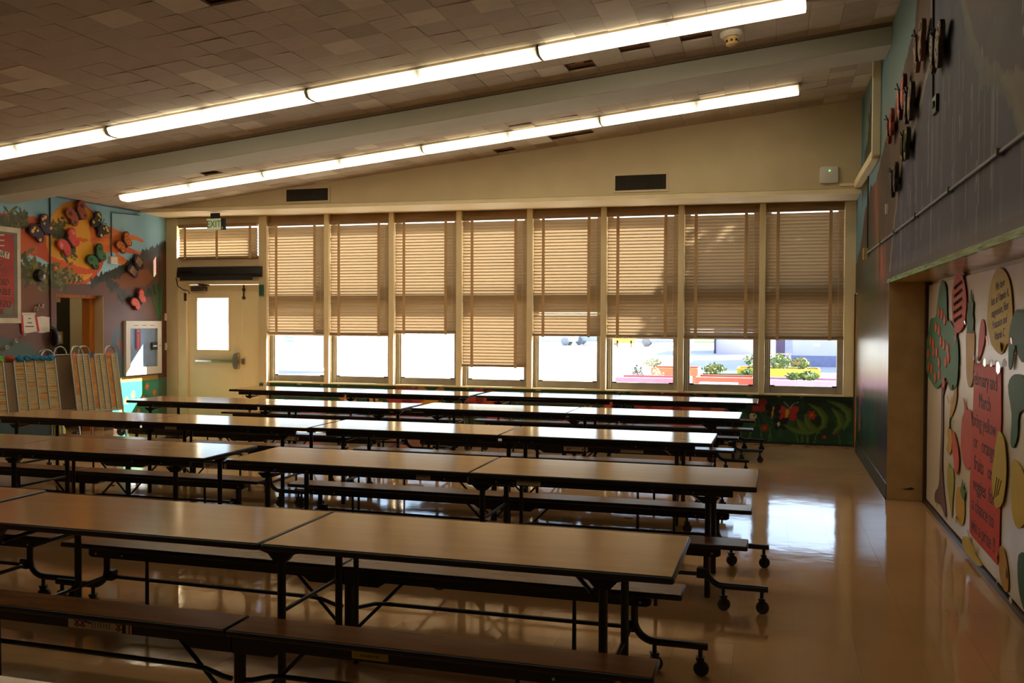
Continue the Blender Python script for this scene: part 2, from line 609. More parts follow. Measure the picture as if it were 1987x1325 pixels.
class Canvas:
    def __init__(self, u0, u1, v0, v1, res):
        self.nu, self.nv = int(round((u1 - u0) / res)) + 1, int(round((v1 - v0) / res)) + 1
        self.u, self.v = np.linspace(u0, u1, self.nu), np.linspace(v0, v1, self.nv)
        self.V, self.U = np.meshgrid(self.v, self.u, indexing='ij')
        self.c = np.zeros((self.nv, self.nu, 3))
        self.wob = (vnoise(self.U, self.V, 7, 3) - .5, vnoise(self.U, self.V, 7, 4) - .5)

    def blend(self, mask, rgb):
        m = np.clip(mask, 0, 1)[..., None]
        self.c = self.c * (1 - m) + np.array(lin(rgb)) * m

    def fill(self, rgb):
        self.c[:] = lin(rgb)

    def noise_tint(self, rgb, scale, seed, amount=.5, su=1, sv=1, lo=.45, hi=.65, mask=None):
        n = vnoise(self.U * su, self.V * sv, scale, seed)
        k = np.clip((n - lo) / (hi - lo), 0, 1) * amount
        if mask is not None:
            k = k * mask
        self.blend(k, rgb)

    def pmask(self, pts, wob=.03):
        U, V = self.U + self.wob[0] * wob * 2, self.V + self.wob[1] * wob * 2
        ins = np.zeros(U.shape, bool)
        n = len(pts)
        for i in range(n):
            (x1, y1), (x2, y2) = pts[i], pts[(i + 1) % n]
            if y1 == y2:
                continue
            cnd = ((y1 > V) != (y2 > V)) & (U < (x2 - x1) * (V - y1) / (y2 - y1) + x1)
            ins ^= cnd
        return ins.astype(float)

    def poly(self, pts, rgb, wob=.03, a=1.0):
        m = self.pmask(pts, wob) * a
        self.blend(m, rgb)
        return m

    def ell(self, cu, cv, ru, rv, rgb, rot=0.0, wob=.0, a=1.0, soft=.0):
        U, V = self.U + self.wob[0] * wob * 2 - cu, self.V + self.wob[1] * wob * 2 - cv
        x, y = U * math.cos(rot) + V * math.sin(rot), -U * math.sin(rot) + V * math.cos(rot)
        d = np.sqrt((x / ru) ** 2 + (y / rv) ** 2)
        m = (d < 1).astype(float) if not soft else np.clip((1 - d) / soft, 0, 1)
        self.blend(m * a, rgb)
        return m

    def stroke(self, pts, w, rgb, w1=None, wob=.01, a=1.0):
        w1 = w if w1 is None else w1
        U, V = self.U + self.wob[0] * wob * 2, self.V + self.wob[1] * wob * 2
        best = np.zeros(U.shape)
        n = len(pts) - 1
        for i in range(n):
            (x1, y1), (x2, y2) = pts[i], pts[i + 1]
            dx, dy = x2 - x1, y2 - y1
            t = np.clip(((U - x1) * dx + (V - y1) * dy) / (dx * dx + dy * dy + 1e-12), 0, 1)
            d = np.hypot(U - x1 - t * dx, V - y1 - t * dy)
            ww = w + (w1 - w) * (i + t) / n
            best = np.maximum(best, (d < ww).astype(float))
        self.blend(best * a, rgb)
        return best

    def dabs(self, pts, n, rgbs, size, spread, seed, ang=None):
        """loose brush dabs scattered round a polyline (leaves, needles)"""
        r = np.random.default_rng(seed)
        for _ in range(n):
            i = r.integers(0, len(pts) - 1)
            t = r.random()
            x = pts[i][0] * (1 - t) + pts[i + 1][0] * t + r.normal() * spread
            y = pts[i][1] * (1 - t) + pts[i + 1][1] * t + r.normal() * spread
            a = r.random() * PI if ang is None else ang + r.normal() * .35
            s = size * (.6 + .8 * r.random())
            iu0, iu1 = np.searchsorted(self.u, [x - s, x + s])
            iv0, iv1 = np.searchsorted(self.v, [y - s, y + s])
            if iu1 <= iu0 or iv1 <= iv0:
                continue
            U, V = self.U[iv0:iv1, iu0:iu1] - x, self.V[iv0:iv1, iu0:iu1] - y
            p, q = U * math.cos(a) + V * math.sin(a), -U * math.sin(a) + V * math.cos(a)
            m = ((p / s) ** 2 + (q / (s * .4)) ** 2 < 1).astype(float)[..., None]
            self.c[iv0:iv1, iu0:iu1] = self.c[iv0:iv1, iu0:iu1] * (1 - m) + np.array(lin(rgbs[r.integers(0, len(rgbs))])) * m

    def build(self, name, m, parent, fn, holes=(), flip=False):
        """fn maps (u, v) arrays to xyz arrays"""
        x, y, z = fn(self.U, self.V)
        co = np.stack([x, y, z], -1).reshape(-1, 3)
        idx = np.arange(self.nu * self.nv).reshape(self.nv, self.nu)
        q = np.stack([idx[:-1, :-1], idx[:-1, 1:], idx[1:, 1:], idx[1:, :-1]], -1)
        uc, vc = (self.u[:-1] + self.u[1:]) / 2, (self.v[:-1] + self.v[1:]) / 2
        keep = np.ones((self.nv - 1, self.nu - 1), bool)
        for (a, b, c, d) in holes:
            keep &= ~(((uc > a) & (uc < b))[None, :] & ((vc > c) & (vc < d))[:, None])
        q = q[keep]
        if flip:
            q = q[:, ::-1]
        me = bpy.data.meshes.new(name)
        me.vertices.add(len(co))
        me.vertices.foreach_set('co', co.ravel())
        me.loops.add(len(q) * 4)
        me.loops.foreach_set('vertex_index', q.ravel().astype(np.int32))
        me.polygons.add(len(q))
        me.polygons.foreach_set('loop_start', np.arange(0, len(q) * 4, 4, dtype=np.int32))
        me.update(calc_edges=True)
        at = me.color_attributes.new('paint', 'FLOAT_COLOR', 'POINT')
        rgba = np.ones((len(co), 4))
        rgba[:, :3] = np.clip(self.c.reshape(-1, 3), 0, 1)
        at.data.foreach_set('color', rgba.ravel())
        me.materials.append(m)
        me.validate()
        return link(name, me, parent)


# ================================================================== FLOOR
floor = struct('floor', 'glossy waxed tan vinyl tile floor')
MB().box(-10.6, 2.2, -5, 13.5, -.25, -.0065).build('subfloor', M_darkbase, floor)
T = 0.305
tiles = []
for i in range(-36, 8):
    for j in range(-16, 45):
        x, y = i * T + .12, j * T + .05
        if x + T < XL - .4 or x > 1.6 or y > 13.35:
            continue
        p = project((x + T / 2, y + T / 2, 0))
        area = 0
        if p and -40 < p[0] < 2030 and 0 < p[1] < 1380:
            area = 1.0 / p[2] ** 3
        tiles.append((area, x, y))
tiles.sort(reverse=True)


def floor_tile_mesh():
    a = [RNG.normal() * .00022 for _ in range(4)]
    h = T / 2 - .0003
    vs = [(-h, -h, a[0]), (h, -h, a[1]), (h, h, a[2]), (-h, h, a[3])] + [(-h, -h, -.006), (h, -h, -.006), (h, h, -.006), (-h, h, -.006)]
    fs = [(0, 1, 2, 3), (4, 5, 1, 0), (5, 6, 2, 1), (6, 7, 3, 2), (7, 4, 0, 3)]
    return vs, fs


variants = []
for k in range(14):
    vs, fs = floor_tile_mesh()
    variants.append(MB().add(vs, fs).mesh('floor_tile', M_floor))
for area, x, y in tiles[:300]:
    link('floor_tile', random.choice(variants), floor, (x + T / 2, y + T / 2, 0))
rest = MB()
for area, x, y in tiles[300:]:
    vs, fs = floor_tile_mesh()
    rest.add([(a + x + T / 2, b + y + T / 2, c) for a, b, c in vs], fs)
tag(rest.build('floor_tiles_far', M_floor, floor), kind='stuff')

# ================================================================== CEILING
CA, CB = 4.496, 0.10154
CANG = math.atan(CB)


def ceil_z(x):
    return CA + CB * x


ceiling = struct('ceiling', 'sloping ceiling of stained square acoustic tiles', (0, 0, CA), (0, -CANG, 0))
cu = lambda x: x / math.cos(CANG)
MB().box(cu(-10.4), cu(1.9), -5, 13.6, .02, .12).build('ceiling_board', M_glue, ceiling)
TC = 0.293


def on_ceiling(px, py):
    X, U = (px - 993.5) / FPX, (662.5 - py) / FPX
    r = fwd + rgt * X + upv * U
    t = (CA - EYE) / (r.z - CB * r.x)
    return r.x * t, r.y * t


missing = set()
for q in ((1117, 122), (1221, 87), (1341, 62), (1267, 176), (975, 291), (1090, 262), (1117, 254), (404, 331), (420, 2)):
    X, Y = on_ceiling(*q)
    missing.add((int(math.floor((cu(X) - cu(-5.26)) / TC)), int(math.floor((Y - 6.29) / TC))))
raised = {(int(math.floor((cu(X) - cu(-5.26)) / TC)), int(math.floor((Y - 6.29) / TC))) for X, Y in (on_ceiling(*q) for q in ((335, 368), (1170, 192), (1000, 240), (870, 245), (1230, 220), (960, 275), (1060, 262)))}
ct = []
for i in range(-16, 23):
    for j in range(-39, 22):
        u, y = cu(-5.26) + i * TC, 6.29 + j * TC
        if u + TC < cu(-9.95) or u > cu(1.1) or y > YB:
            continue
        if (i, j) in missing:
            continue
        p = project((u * math.cos(CANG), y + TC / 2, ceil_z(u * math.cos(CANG))))
        area = 1.0 / p[2] ** 3 if p and -30 < p[0] < 2010 and -20 < p[1] < 440 else 0
        ct.append((area, u, y, i, j))
ct.sort(reverse=True)


def ctile():
    h = TC / 2 - .0015
    sag = abs(RNG.normal()) * .0022
    d = [-.018 - abs(RNG.normal()) * .0035 * (RNG.random() < .4) - sag for _ in range(4)]
    vs = [(-h, -h, d[0]), (h, -h, d[1]), (h, h, d[2]), (-h, h, d[3]), (-h, -h, .0), (h, -h, .0), (h, h, .0), (-h, h, .0)]
    return vs, [(3, 2, 1, 0), (0, 1, 5, 4), (1, 2, 6, 5), (2, 3, 7, 6), (3, 0, 4, 7)]


cvar = []
for mm in (M_tile_a, M_tile_b, M_tile_c, M_tile_rib):
    for k in range(6):
        cvar.append(MB().add(*ctile()).mesh('ceiling_tile', mm))


def tile_kind(i, j):
    r = random.random()
    X = -5.26 + i * TC
    if X > -4.2 and r < .45:
        return 3
    return 1 if r > .92 else (2 if r > .85 else 0)


for area, u, y, i, j in ct[:300]:
    o = link('ceiling_tile', cvar[tile_kind(i, j) * 6 + random.randrange(6)], ceiling, (u + TC / 2, y + TC / 2, -.012 if (i, j) in raised else 0))
    o.rotation_euler = (random.gauss(0, .004), random.gauss(0, .004), random.gauss(0, .004))
far = MB()
for area, u, y, i, j in ct[300:]:
    vs, fs = ctile()
    dz = -.014 if (i, j) in raised else 0
    far.add([(a + u + TC / 2, b + y + TC / 2, c + dz) for a, b, c in vs], fs, tile_kind(i, j))
tag(far.build('ceiling_tiles_far', [M_tile_a, M_tile_b, M_tile_c, M_tile_rib], ceiling), kind='stuff')
for (i, j) in missing:
    u, y = cu(-5.26) + (i + .5) * TC, 6.29 + (j + .5) * TC
    for k in range(2):
        MB().prism(smooth_poly([(random.uniform(.03, .05) * math.cos(a), random.uniform(.012, .03) * math.sin(a)) for a in np.linspace(0, 2 * PI, 8)[:-1]]), 0, -.007).build(
            'adhesive_dab', M_glue2, ceiling, loc=(u + (k - .5) * .16, y + random.uniform(-.05, .07), .02))
# beam across the ceiling
bm_ = struct('ceiling_beam', 'grey painted beam running down the slope of the ceiling', (0, 0, CA), (0, -CANG, 0))
MB().box(cu(-9.9), cu(1.05), 9.46, 9.98, -.225, -.002).build('beam_casing', M_beam, bm_, bevel=.008)
MB().box(cu(-9.9), cu(1.05), 9.415, 9.458, -.05, -.02).build('beam_dark_strip', mat('dark brown strip', (112, 92, 66), .7), bm_)  # dark strip along the near upper edge of the beam

# ================================================================== BACK WALL (windows)
P0, PITCHW, BW = -7.985, 1.1225, 1.04
back = struct('wall_back', 'cream window wall with painted green dado')
# door bay and corner strips
MB().box(-9.95, -9.70, 13.22, 13.5, 0, 3.42).build('wall_pier', M_cream, back)
MB().box(-9.70, -8.127, 13.24, 13.46, 2.36, 2.765).build('transom_bar', M_cream, back)
MB().box(-9.70, -8.127, 13.24, 13.46, 3.288, 3.42).build('transom_head', M_cream, back)
MB().box(-8.127, P0, 13.2, 13.48, 0, 3.42).build('wall_pier', M_cream, back, bevel=.004)
for i in range(1, 8):
    x = P0 + i * PITCHW
    MB().box(x - (PITCHW - BW), x, 13.2, 13.48, .70, 3.42).build('window_post', M_creamtrim, back, bevel=.006)
MB().box(P0 + 7 * PITCHW + BW, XM + .005, 13.2, 13.48, .70, 3.42).build('window_post', M_creamtrim, back, bevel=.004)
MB().box(P0, XM, 13.28, 13.48, 3.306, 3.42).build('window_header', mat('aged header board', (176, 140, 96), .6, var=.12, scale=4), back)
MB().box(P0, XM, 13.24, 13.5, .688, .712).build('window_stool', M_creamtrim, back, bevel=.004)
MB().box(P0, XM + .1, 13.31, 13.5, -.1, .69).build('dado_core', M_cream, back)
MB().box(XM - .012, XM + .003, 13.17, 13.2, 0, 2.1).build('corner_strip', mat('dark brown corner strip', (84, 52, 28), .5), back)

# dado mural
cv = Canvas(-8.03, XM, .0, .692, .0125)
cv.fill((34, 78, 56))
cv.noise_tint((18, 46, 38), 3.0, 11, .8)
cv.noise_tint((62, 112, 74), 6.0, 12, .55, lo=.55, hi=.7)
cv.noise_tint((26, 40, 30), 1.2, 13, .8, su=.7)
r_ = np.random.default_rng(5)
for k in range(95):   # grass blades
    x = r_.uniform(-7.9, .9)
    h = r_.uniform(.2, .5)
    b = r_.uniform(-.2, .2)
    cv.stroke([(x, .03), (x + b * .3, .03 + h * .5), (x + b, .03 + h)], .012, [(70, 120, 52), (98, 140, 62), (38, 90, 58)][k % 3], .003, a=.75)


def flower(cx, cy, r, rgb, mid, n=6, rot=0.0):
    for k in range(n):
        a = rot + 2 * PI * k / n
        cv.ell(cx + r * .62 * math.cos(a), cy + r * .62 * math.sin(a), r * .46, r * .30, rgb, rot=a, wob=.006)
    cv.ell(cx, cy, r * .26, r * .26, mid)


flower(-1.35, .40, .36, (214, 88, 66), (150, 40, 30), 7, .3)
flower(-.92, .46, .24, (224, 120, 84), (160, 60, 40), 6, .1)
flower(-1.75, .50, .22, (206, 76, 60), (150, 40, 30), 6)
flower(-4.35, .50, .26, (196, 60, 42), (120, 28, 20), 5, .4)
flower(-4.1, .36, .20, (206, 84, 50), (160, 100, 50), 6)
flower(-5.55, .42, .34, (176, 52, 58), (120, 30, 40), 7, .2)
flower(-6.6, .42, .16, (214, 130, 76), (240, 230, 190), 5)
flower(-6.1, .40, .13, (220, 160, 80), (160, 80, 40), 5)
flower(-7.2, .18, .22, (226, 96, 40), (240, 180, 60), 6)
flower(-2.35, .42, .11, (214, 84, 50), (240, 180, 60), 6)
flower(-2.65, .36, .10, (226, 150, 60), (200, 90, 40), 6)
flower(-3.0, .2, .12, (206, 70, 50), (240, 180, 60), 6)
flower(.51, .42, .062, (190, 60, 36), (230, 150, 50), 6)
flower(.83, .20, .04, (160, 40, 34), (230, 190, 160), 5)
flower(-.12, .22, .05, (180, 50, 36), (230, 150, 50), 6)
flower(.68, .12, .03, (170, 46, 34), (230, 150, 50), 5)
# yellow petals by the second post
for a, L in ((.9, .26), (2.2, .26), (-.3, .22), (3.5, .22), (-1.4, .2)):
    cv.ell(-5.15 + .17 * math.cos(a), .42 + .17 * math.sin(a), L * .62, .075, (232, 170, 48), rot=a, wob=.006)
# butterfly in red with yellow body
for sx in (-1, 1):
    cv.ell(.20 + sx * .075, .48, .07, .055, (196, 60, 54), rot=sx * .6, wob=.01)
    cv.ell(.20 + sx * .06, .38, .055, .05, (190, 54, 50), rot=-sx * .6, wob=.01)
    cv.stroke([(.22, .5), (.22 + sx * .05, .57), (.24 + sx * .10, .60)], .004, (190, 196, 180))
cv.stroke([(.19, .47), (.18, .39), (.16, .32)], .027, (222, 178, 48), .008)
for k, (bx, by) in enumerate(((.0, .46), (.10, .28))):   # dark butterflies
    for sx in (-1, 1):
        cv.ell(bx + sx * .05, by + .045, .06, .045, (20, 24, 34), rot=sx * .7)
        cv.ell(bx + sx * .045, by - .04, .045, .04, (26, 22, 30), rot=-sx * .7)
    if k == 0:
        cv.stroke([(bx, by + .05), (bx - .02, by - .09)], .011, (206, 172, 60))
    else:
        cv.ell(bx - .03, by + .0, .016, .03, (220, 214, 190))
for sx in (-1, 1):   # reddish one by the table end
    cv.ell(-.2 + sx * .055, .58, .06, .055, (150, 44, 36), wob=.01)
    cv.ell(-.2 + sx * .045, .49, .05, .045, (166, 52, 40), wob=.01)
cv.ell(-.28, .38, .05, .05, (206, 190, 150), wob=.01)
cv.ell(-.26, .39, .015, .015, (60, 40, 30))
# big curved leaves at the right end
for arc in (((.72, .63), (.90, .56), (.99, .48), (1.0, .38), (.93, .24)), ((.78, .52), (.87, .42), (.90, .30), (.80, .18)), ((.47, .58), (.60, .50), (.68, .40), (.67, .28), (.54, .17)),
            ((.42, .42), (.48, .28), (.60, .19)), ((.14, .27), (.30, .20), (.46, .18), (.56, .19)), ((.32, .35), (.38, .26), (.46, .19))):
    n_ = len(arc)
    den = []
    for i in range(n_ - 1):
        for q in range(4):
            t = q / 4
            den.append((arc[i][0] * (1 - t) + arc[i + 1][0] * t, arc[i][1] * (1 - t) + arc[i + 1][1] * t))
    den.append(arc[-1])
    for i in range(len(den) - 1):
        wv = .042 * math.sin(PI * (i + .6) / len(den))
        cv.stroke([den[i], den[i + 1]], wv + .004, (84, 112, 44), wob=.003)
    for i in range(len(den) - 1):
        wv = .042 * math.sin(PI * (i + .6) / len(den))
        cv.stroke([(den[i][0] - wv * .3, den[i][1] - wv * .3), (den[i + 1][0] - wv * .3, den[i + 1][1] - wv * .3)], wv * .4 + .002, (112, 138, 58), wob=.003, a=.7)
cv.blend((cv.V > .63).astype(float) * .45, (48, 110, 70))
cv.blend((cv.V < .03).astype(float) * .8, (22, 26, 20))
cv.blend(((cv.V > .665) & (vnoise(cv.U, cv.V, 9, 31) > .68)).astype(float), (196, 190, 150))
M_mural = mat_paint('mural paint', .42, bump=.12)
M_muralgloss = mat_paint('glossy mural paint', .28, spec=.45, bump=.10, upper=.62)
cv.c *= .78
cv.build('dado_mural', M_mural, back, lambda u, v: (u, np.full_like(u, 13.305), v))
MB().box(-1.56 - .015, -1.56 + .02, 13.29, 13.3045, .665, .69).build('paint_chip', M_creamtrim, back)

# bulkhead above the windows with its soffit
bulk = struct('wall_upper', 'cream bulkhead wall above the windows with soffit ledge')
vs = []
zl, zr = 3.45, 3.385
for (x, zb) in ((-9.93, zl), (XM + .01, zr)):
    vs += [(x, YB, zb), (x, YB, ceil_z(x) + .05), (x, 13.5, ceil_z(x) + .05), (x, 13.5, zb - .03)]
MB().add(vs, [(0, 1, 2, 3), (7, 6, 5, 4), (0, 4, 5, 1), (1, 5, 6, 2), (3, 2, 6, 7), (0, 3, 7, 4)]).build('bulkhead', M_cream, bulk)
vs = []
for (x, zb) in ((-9.93, zl), (XM + .0, zr)):
    vs += [(x, YB - .03, zb - .01), (x, YB - .03, zb + .045), (x, YB, zb + .054), (x, YB, zb - .01)]
MB().add(vs, [(0, 1, 2, 3), (7, 6, 5, 4), (0, 4, 5, 1), (1, 5, 6, 2), (3, 2, 6, 7), (0, 3, 7, 4)]).build('fascia', M_creamtrim, bulk)
cable = tag(MB().tube([(-9.9, YB - .009, zl + .058), (XM - .35, YB - .009, zr + .062)], .008).build('surface_cable', M_cream), 'thin cream cable run along the bulkhead above the ledge', 'cable')

# windows
WIN_LABELS = ['first from the door', 'second from the door', 'third from the door', 'fourth from the door', 'fifth from the door', 'sixth from the door', 'seventh from the door', 'last, by the mural corner']
M_latch = M_dark
win0 = struct('window_1', 'aluminium double-hung window, ' + WIN_LABELS[0])
x0, x1 = 0.0, BW
fw = .078
MB().box(x0, x0 + fw, 13.34, 13.44, .712, 3.30).build('frame_jamb', M_frame, win0, bevel=.004)
MB().box(x1 - fw, x1, 13.34, 13.44, .712, 3.30).build('frame_jamb', M_frame, win0, bevel=.004)
MB().box(x0 + fw, x1 - fw, 13.34, 13.44, 3.262, 3.32).build('frame_head', M_frame, win0)
MB().box(x0 + fw, x1 - fw, 13.345, 13.43, .712, .815).build('sash_bottom_rail', M_frame, win0, bevel=.004)
MB().box(x0 + fw, x1 - fw, 13.35, 13.45, 1.96, 2.20).build('meeting_rail', M_frame, win0, bevel=.004)
MB().box(x0 + fw, x1 - fw, 13.398, 13.404, .815, 1.96).build('glass_pane', M_glass, win0)
MB().box(x0 + fw, x1 - fw, 13.418, 13.424, 2.20, 3.262).build('glass_pane', M_glass, win0)
for xx in (x0 + fw + .03, x1 - fw - .03):
    MB().box(xx - .03, xx + .03, 13.335, 13.347, .808, .826).build('sash_latch', M_latch, win0)
for sx in (x0 + .022, x0 + .050):
    MB().box(sx - .006, sx + .006, 13.325, 13.3405, .712, 3.30).build('jamb_track', M_offwhite, win0)
win0.location.x = P0
for i in range(1, 8):
    w = copy_tree(win0)
    w.name = 'window_%d' % (i + 1)
    w.location.x = P0 + i * PITCHW
    w['label'] = 'aluminium double-hung window, ' + WIN_LABELS[i]

# ------------------------------------------------------------------ venetian blinds
SL_P, SL_W = .0475, .057


def slat_mesh(w):
    me = MB()
    n = 4
    vs = []
    for x in (0, w):
        for k in range(n + 1):
            t = (k / n - .5)
            vs.append((x, t * SL_W, -.0035 * (1 - (2 * t) ** 2) * -1))
    fs = [(k, k + n + 1, k + n + 2, k + 1) for k in range(n)]
    return me.add(vs, fs).mesh('slat', M_slat, smooth=True)


SLAT_ME = slat_mesh(BW - .012)


def blind(x, ztop, zbot, label, me=SLAT_ME, w=BW - .012, tapes=(.155, .83), tilt=-69, y=13.262, tilts=None, sway=0.0, cord=True):
    t = thing('venetian_blind', label, 'blind', (x, y, ztop), (0, 0, 0), 'venetian blinds on the window wall')
    MB().box(0, w, -.03, .028, -.018, .042).build('headrail', M_rail, t, bevel=.003)
    n = int(math.ceil((ztop - .062 - zbot - .052) / SL_P)) + 1
    for k in range(n):
        z = -.062 - k * SL_P
        o = link('slat', me, t, (random.gauss(0, .0015), 0, z))
        tl = tilt + random.gauss(0, 1.6)
        if tilts and k in tilts:
            tl = tilts[k]
        o.rotation_euler = (math.radians(tl), random.gauss(0, .0012), 0)
    zb = zbot - ztop
    MB().box(-.004, w + .004, -.026, .026, zb, zb + .034).build('bottom_rail', M_rail, t, bevel=.006)
    for f in tapes:
        MB().box(w * f - .022, w * f + .022, -.0345, -.0325, zb - .012, .0).build('ladder_tape', M_tape, t)
    if cord:
        MB().tube([(w * .93, -.034, -.02), (w * .935, -.036, zb * .5), (w * .93, -.034, zb * .82)], .0025, 5).build('tilt_cord', M_cord, t)
    return t


bots = [1.485, 1.472, 1.512, 1.012, 1.49, 1.484, 1.478, 1.474]
notes = ['first from the door, beside the door bay', 'second from the door', 'third from the door', 'fourth from the door, let down lowest of all', 'fifth from the door, with one slat bent open',
         'sixth from the door, dimmer on its upper edge', 'seventh from the door', 'last one, by the mural corner and in shade']
for i in range(8):
    tl = {}
    if i == 4:
        tl = {29: -30}
    if i == 6:
        tl = {34: -45, 28: -50}
    if i == 0:
        tl = {28: -52}
    blind(P0 + i * PITCHW + .006, 3.262, bots[i], 'beige slatted blind, ' + notes[i], tilts=tl)
blind(-9.645, 3.27, 2.735, 'short beige slatted blind hanging over the door transom', me=slat_mesh(1.49), w=1.49, tapes=(.09, .5, .92), y=13.215, cord=False, tilt=-60)

# ------------------------------------------------------------------ door, transom
tr = struct('window_9', 'glazed transom window above the door')
MB().box(-9.70, -8.127, 13.398, 13.404, 2.765, 3.288).build('glass_pane', M_glass, tr)
MB().box(-9.70, -9.66, 13.37, 13.44, 2.765, 3.288).build('frame_jamb', M_frame, tr)
MB().box(-8.167, -8.127, 13.37, 13.44, 2.765, 3.288).build('frame_jamb', M_frame, tr)
door = struct('door_1', 'cream painted exit door with a tall glass light')
dl, dr, dt = -9.53, -8.50, 2.30
g0, g1, h0, h1 = -9.352, -8.752, 1.212, 2.08
lf = MB()
for (a, b, c, d) in ((dl, g0, .01, dt), (g1, dr, .01, dt), (g0, g1, .01, h0), (g0, g1, h1, dt)):
    lf.box(a, b, 13.30, 13.345, c, d)
leaf = lf.build('door_leaf', M_dooor, door)
MB().box(g0, g1, 13.318, 13.324, h0, h1).build('glass_light', M_glass, door)
gb = MB()
for (a, b, c, d) in ((g0 - .025, g0, h0 - .025, h1 + .025), (g1, g1 + .025, h0 - .025, h1 + .025), (g0, g1, h0 - .025, h0), (g0, g1, h1, h1 + .025)):
    gb.box(a, b, 13.288, 13.30, c, d)
gb.build('glazing_bead', M_dooor, door)
MB().box(-9.70, dl - .004, 13.24, 13.40, 0, 2.36).build('door_jamb', M_creamtrim, door, bevel=.006)
MB().box(dl - .004, -8.127, 13.24, 13.40, dt + .006, 2.36).build('door_head', M_creamtrim, door, bevel=.006)
MB().box(dr + .006, -8.127, 13.30, 13.345, .01, dt).build('side_panel', M_dooor, door)
pb = MB().box(-9.36, -8.58, 13.225, 13.262, 1.0, 1.05).build('panic_bar', M_steel, door, bevel=.008)
MB().box(-9.04, -8.64, 13.222, 13.2255, 1.008, 1.042).build('push_pad', mat('brass green pad', (150, 170, 120), .3, metal=.6), pb)
MB().prism(smooth_poly([(-8.62, .92), (-8.55, .90), (-8.53, 1.03), (-8.55, 1.16), (-8.62, 1.14), (-8.635, 1.03)]), 13.30, 13.215, axis=1).build('bar_end_case', M_steel, door, bevel=.006)
MB().box(-8.50, -8.44, 13.27, 13.30, .98, 1.07).build('strike_plate', M_steel, door)
dc = MB().box(-9.44, -9.16, 13.23, 13.30, 2.19, 2.27).build('door_closer', mat('weathered closer', (110, 100, 84), .5, metal=.7), door, bevel=.008)
MB().tube([(-9.2, 13.22, 2.28), (-9.02, 13.15, 2.285), (-9.30, 13.24, 2.31)], .011).build('closer_arm', M_grille, dc)
bolt = MB().tube([(-8.46, 13.29, 2.30), (-8.46, 13.285, 2.07)], .013)
bolt.box(-8.485, -8.435, 13.275, 13.30, 2.20, 2.235).box(-8.485, -8.435, 13.275, 13.30, 2.06, 2.10)
bolt.build('flush_bolt', mat('brown bolt', (92, 66, 44), .5, metal=.6), door)
MB().box(-9.57, -9.525, 13.225, 13.245, 2.03, 2.16).build('door_contact', M_grille, door, bevel=.004)

# air curtain
ac = wall_thing('back', -8.855, 2.42, 'air_curtain', 'long black air curtain heater above the exit door', 'air curtain', base=13.24)
MB().prism([(.0, -.092), (.16, -.092), (.19, -.03), (.17, .07), (.06, .095), (.0, .095)], -.80, .80, axis=0).build('casing', M_dark, ac, bevel=.008)
for a_ in (-.8, .8):
    pass
MB().box(-.66, .70, -.055, .02, .178, .192).build('grille', mat('dark grey mesh', (34, 32, 32), .6), ac)
MB().box(-.76, -.5, .09, .105, .02, .12).build('control_box', M_dark, ac)
MB().tube([(-.20, .095, .05), (-.1, .12, .05), (-.0, .155, .05), (.08, .15, .05), (.12, .095, .05)], .007).build('lead', M_dark, ac)
MB().tube([(-.79, .0, .12), (-.77, -.14, .10), (-.70, -.20, .06), (-.62, -.22, .03), (-.60, -.27, .02)], .008).build('power_cord', M_dark, ac)

# exit sign
es = thing('exit_sign', 'small green lettered EXIT sign hung under the soffit', 'sign', (-8.60, 12.70, 3.24), (PI / 2, 0, 0))
MB().box(-.135, .165, -.09, .09, -.05, .02).build('sign_case', M_dark, es, bevel=.004)
MB().box(-.135, .115, -.088, .088, .02, .026).build('sign_face', mat('pale green sign face', (206, 216, 178), .4), es)
MB().box(-.09, .07, .09, .18, -.03, .0).build('canopy', M_dark, es)
text('EXIT', .155, es, (-.01, -.004, .0275), mat('exit green', (58, 110, 52), .5), sx=.82)
MB().box(.135, .15, -.075, -.045, .02, .028).build('test_light', M_white, es)
gbx = wall_thing('back', -8.06, 2.20, 'door_chime', 'small green box on the post beside the first blind', 'sensor box', base=13.2)
MB().box(-.035, .035, -.09, .09, 0, .045).build('case', mat('green plastic', (32, 88, 66), .45), gbx, bevel=.006)
# loose thermostat boxes
gb2 = wall_thing('back', -8.075, .62, 'wall_sensor', 'little green cover low on the post by the dado', 'sensor box', base=13.2)
MB().box(-.03, .03, -.06, .06, 0, .03).build('case', MATS['green plastic'], gb2, bevel=.005)

# vents, router on the bulkhead
for (xc, zc, w, h, lb) in ((-6.882, 3.627, .71, .185, 'dark louvred air vent nearer the door end of the bulkhead'), (-1.786, 3.622, .70, .205, 'dark louvred air vent nearer the mural wall on the bulkhead')):
    v = wall_thing('back', xc, zc, 'air_vent', lb, 'vent', 'bulkhead air vents', base=YB)
    MB().box(-w / 2, w / 2, -h / 2, h / 2, 0, .004).build('backing', mat('vent black', (26, 21, 14), .8), v)
    fr = MB()
    b = .03
    fr.prism([(-w / 2 - b, -h / 2 - b), (w / 2 + b, -h / 2 - b), (w / 2 + b, h / 2 + b), (-w / 2 - b, h / 2 + b), (-w / 2 - b, -h / 2 - b), (-w / 2, -h / 2), (-w / 2, h / 2), (w / 2, h / 2), (w / 2, -h / 2), (-w / 2, -h / 2)], 0, .012)
    fr = MB()
    fr.box(-w / 2 - b, -w / 2, -h / 2 - b, h / 2 + b, 0, .012).box(w / 2, w / 2 + b, -h / 2 - b, h / 2 + b, 0, .012)
    fr.box(-w / 2, w / 2, h / 2, h / 2 + b, 0, .012).box(-w / 2, w / 2, -h / 2 - b, -h / 2, 0, .012)
    fr.build('frame', M_cream, v)
    n = 34
    sm = MB().box(-.004, .004, -h / 2, h / 2, .003, .011).mesh('louvre', M_grille)
    for k in range(n):
        link('louvre', sm, v, (-w / 2 + (k + .5) * w / n, 0, 0), (0, .5, 0))
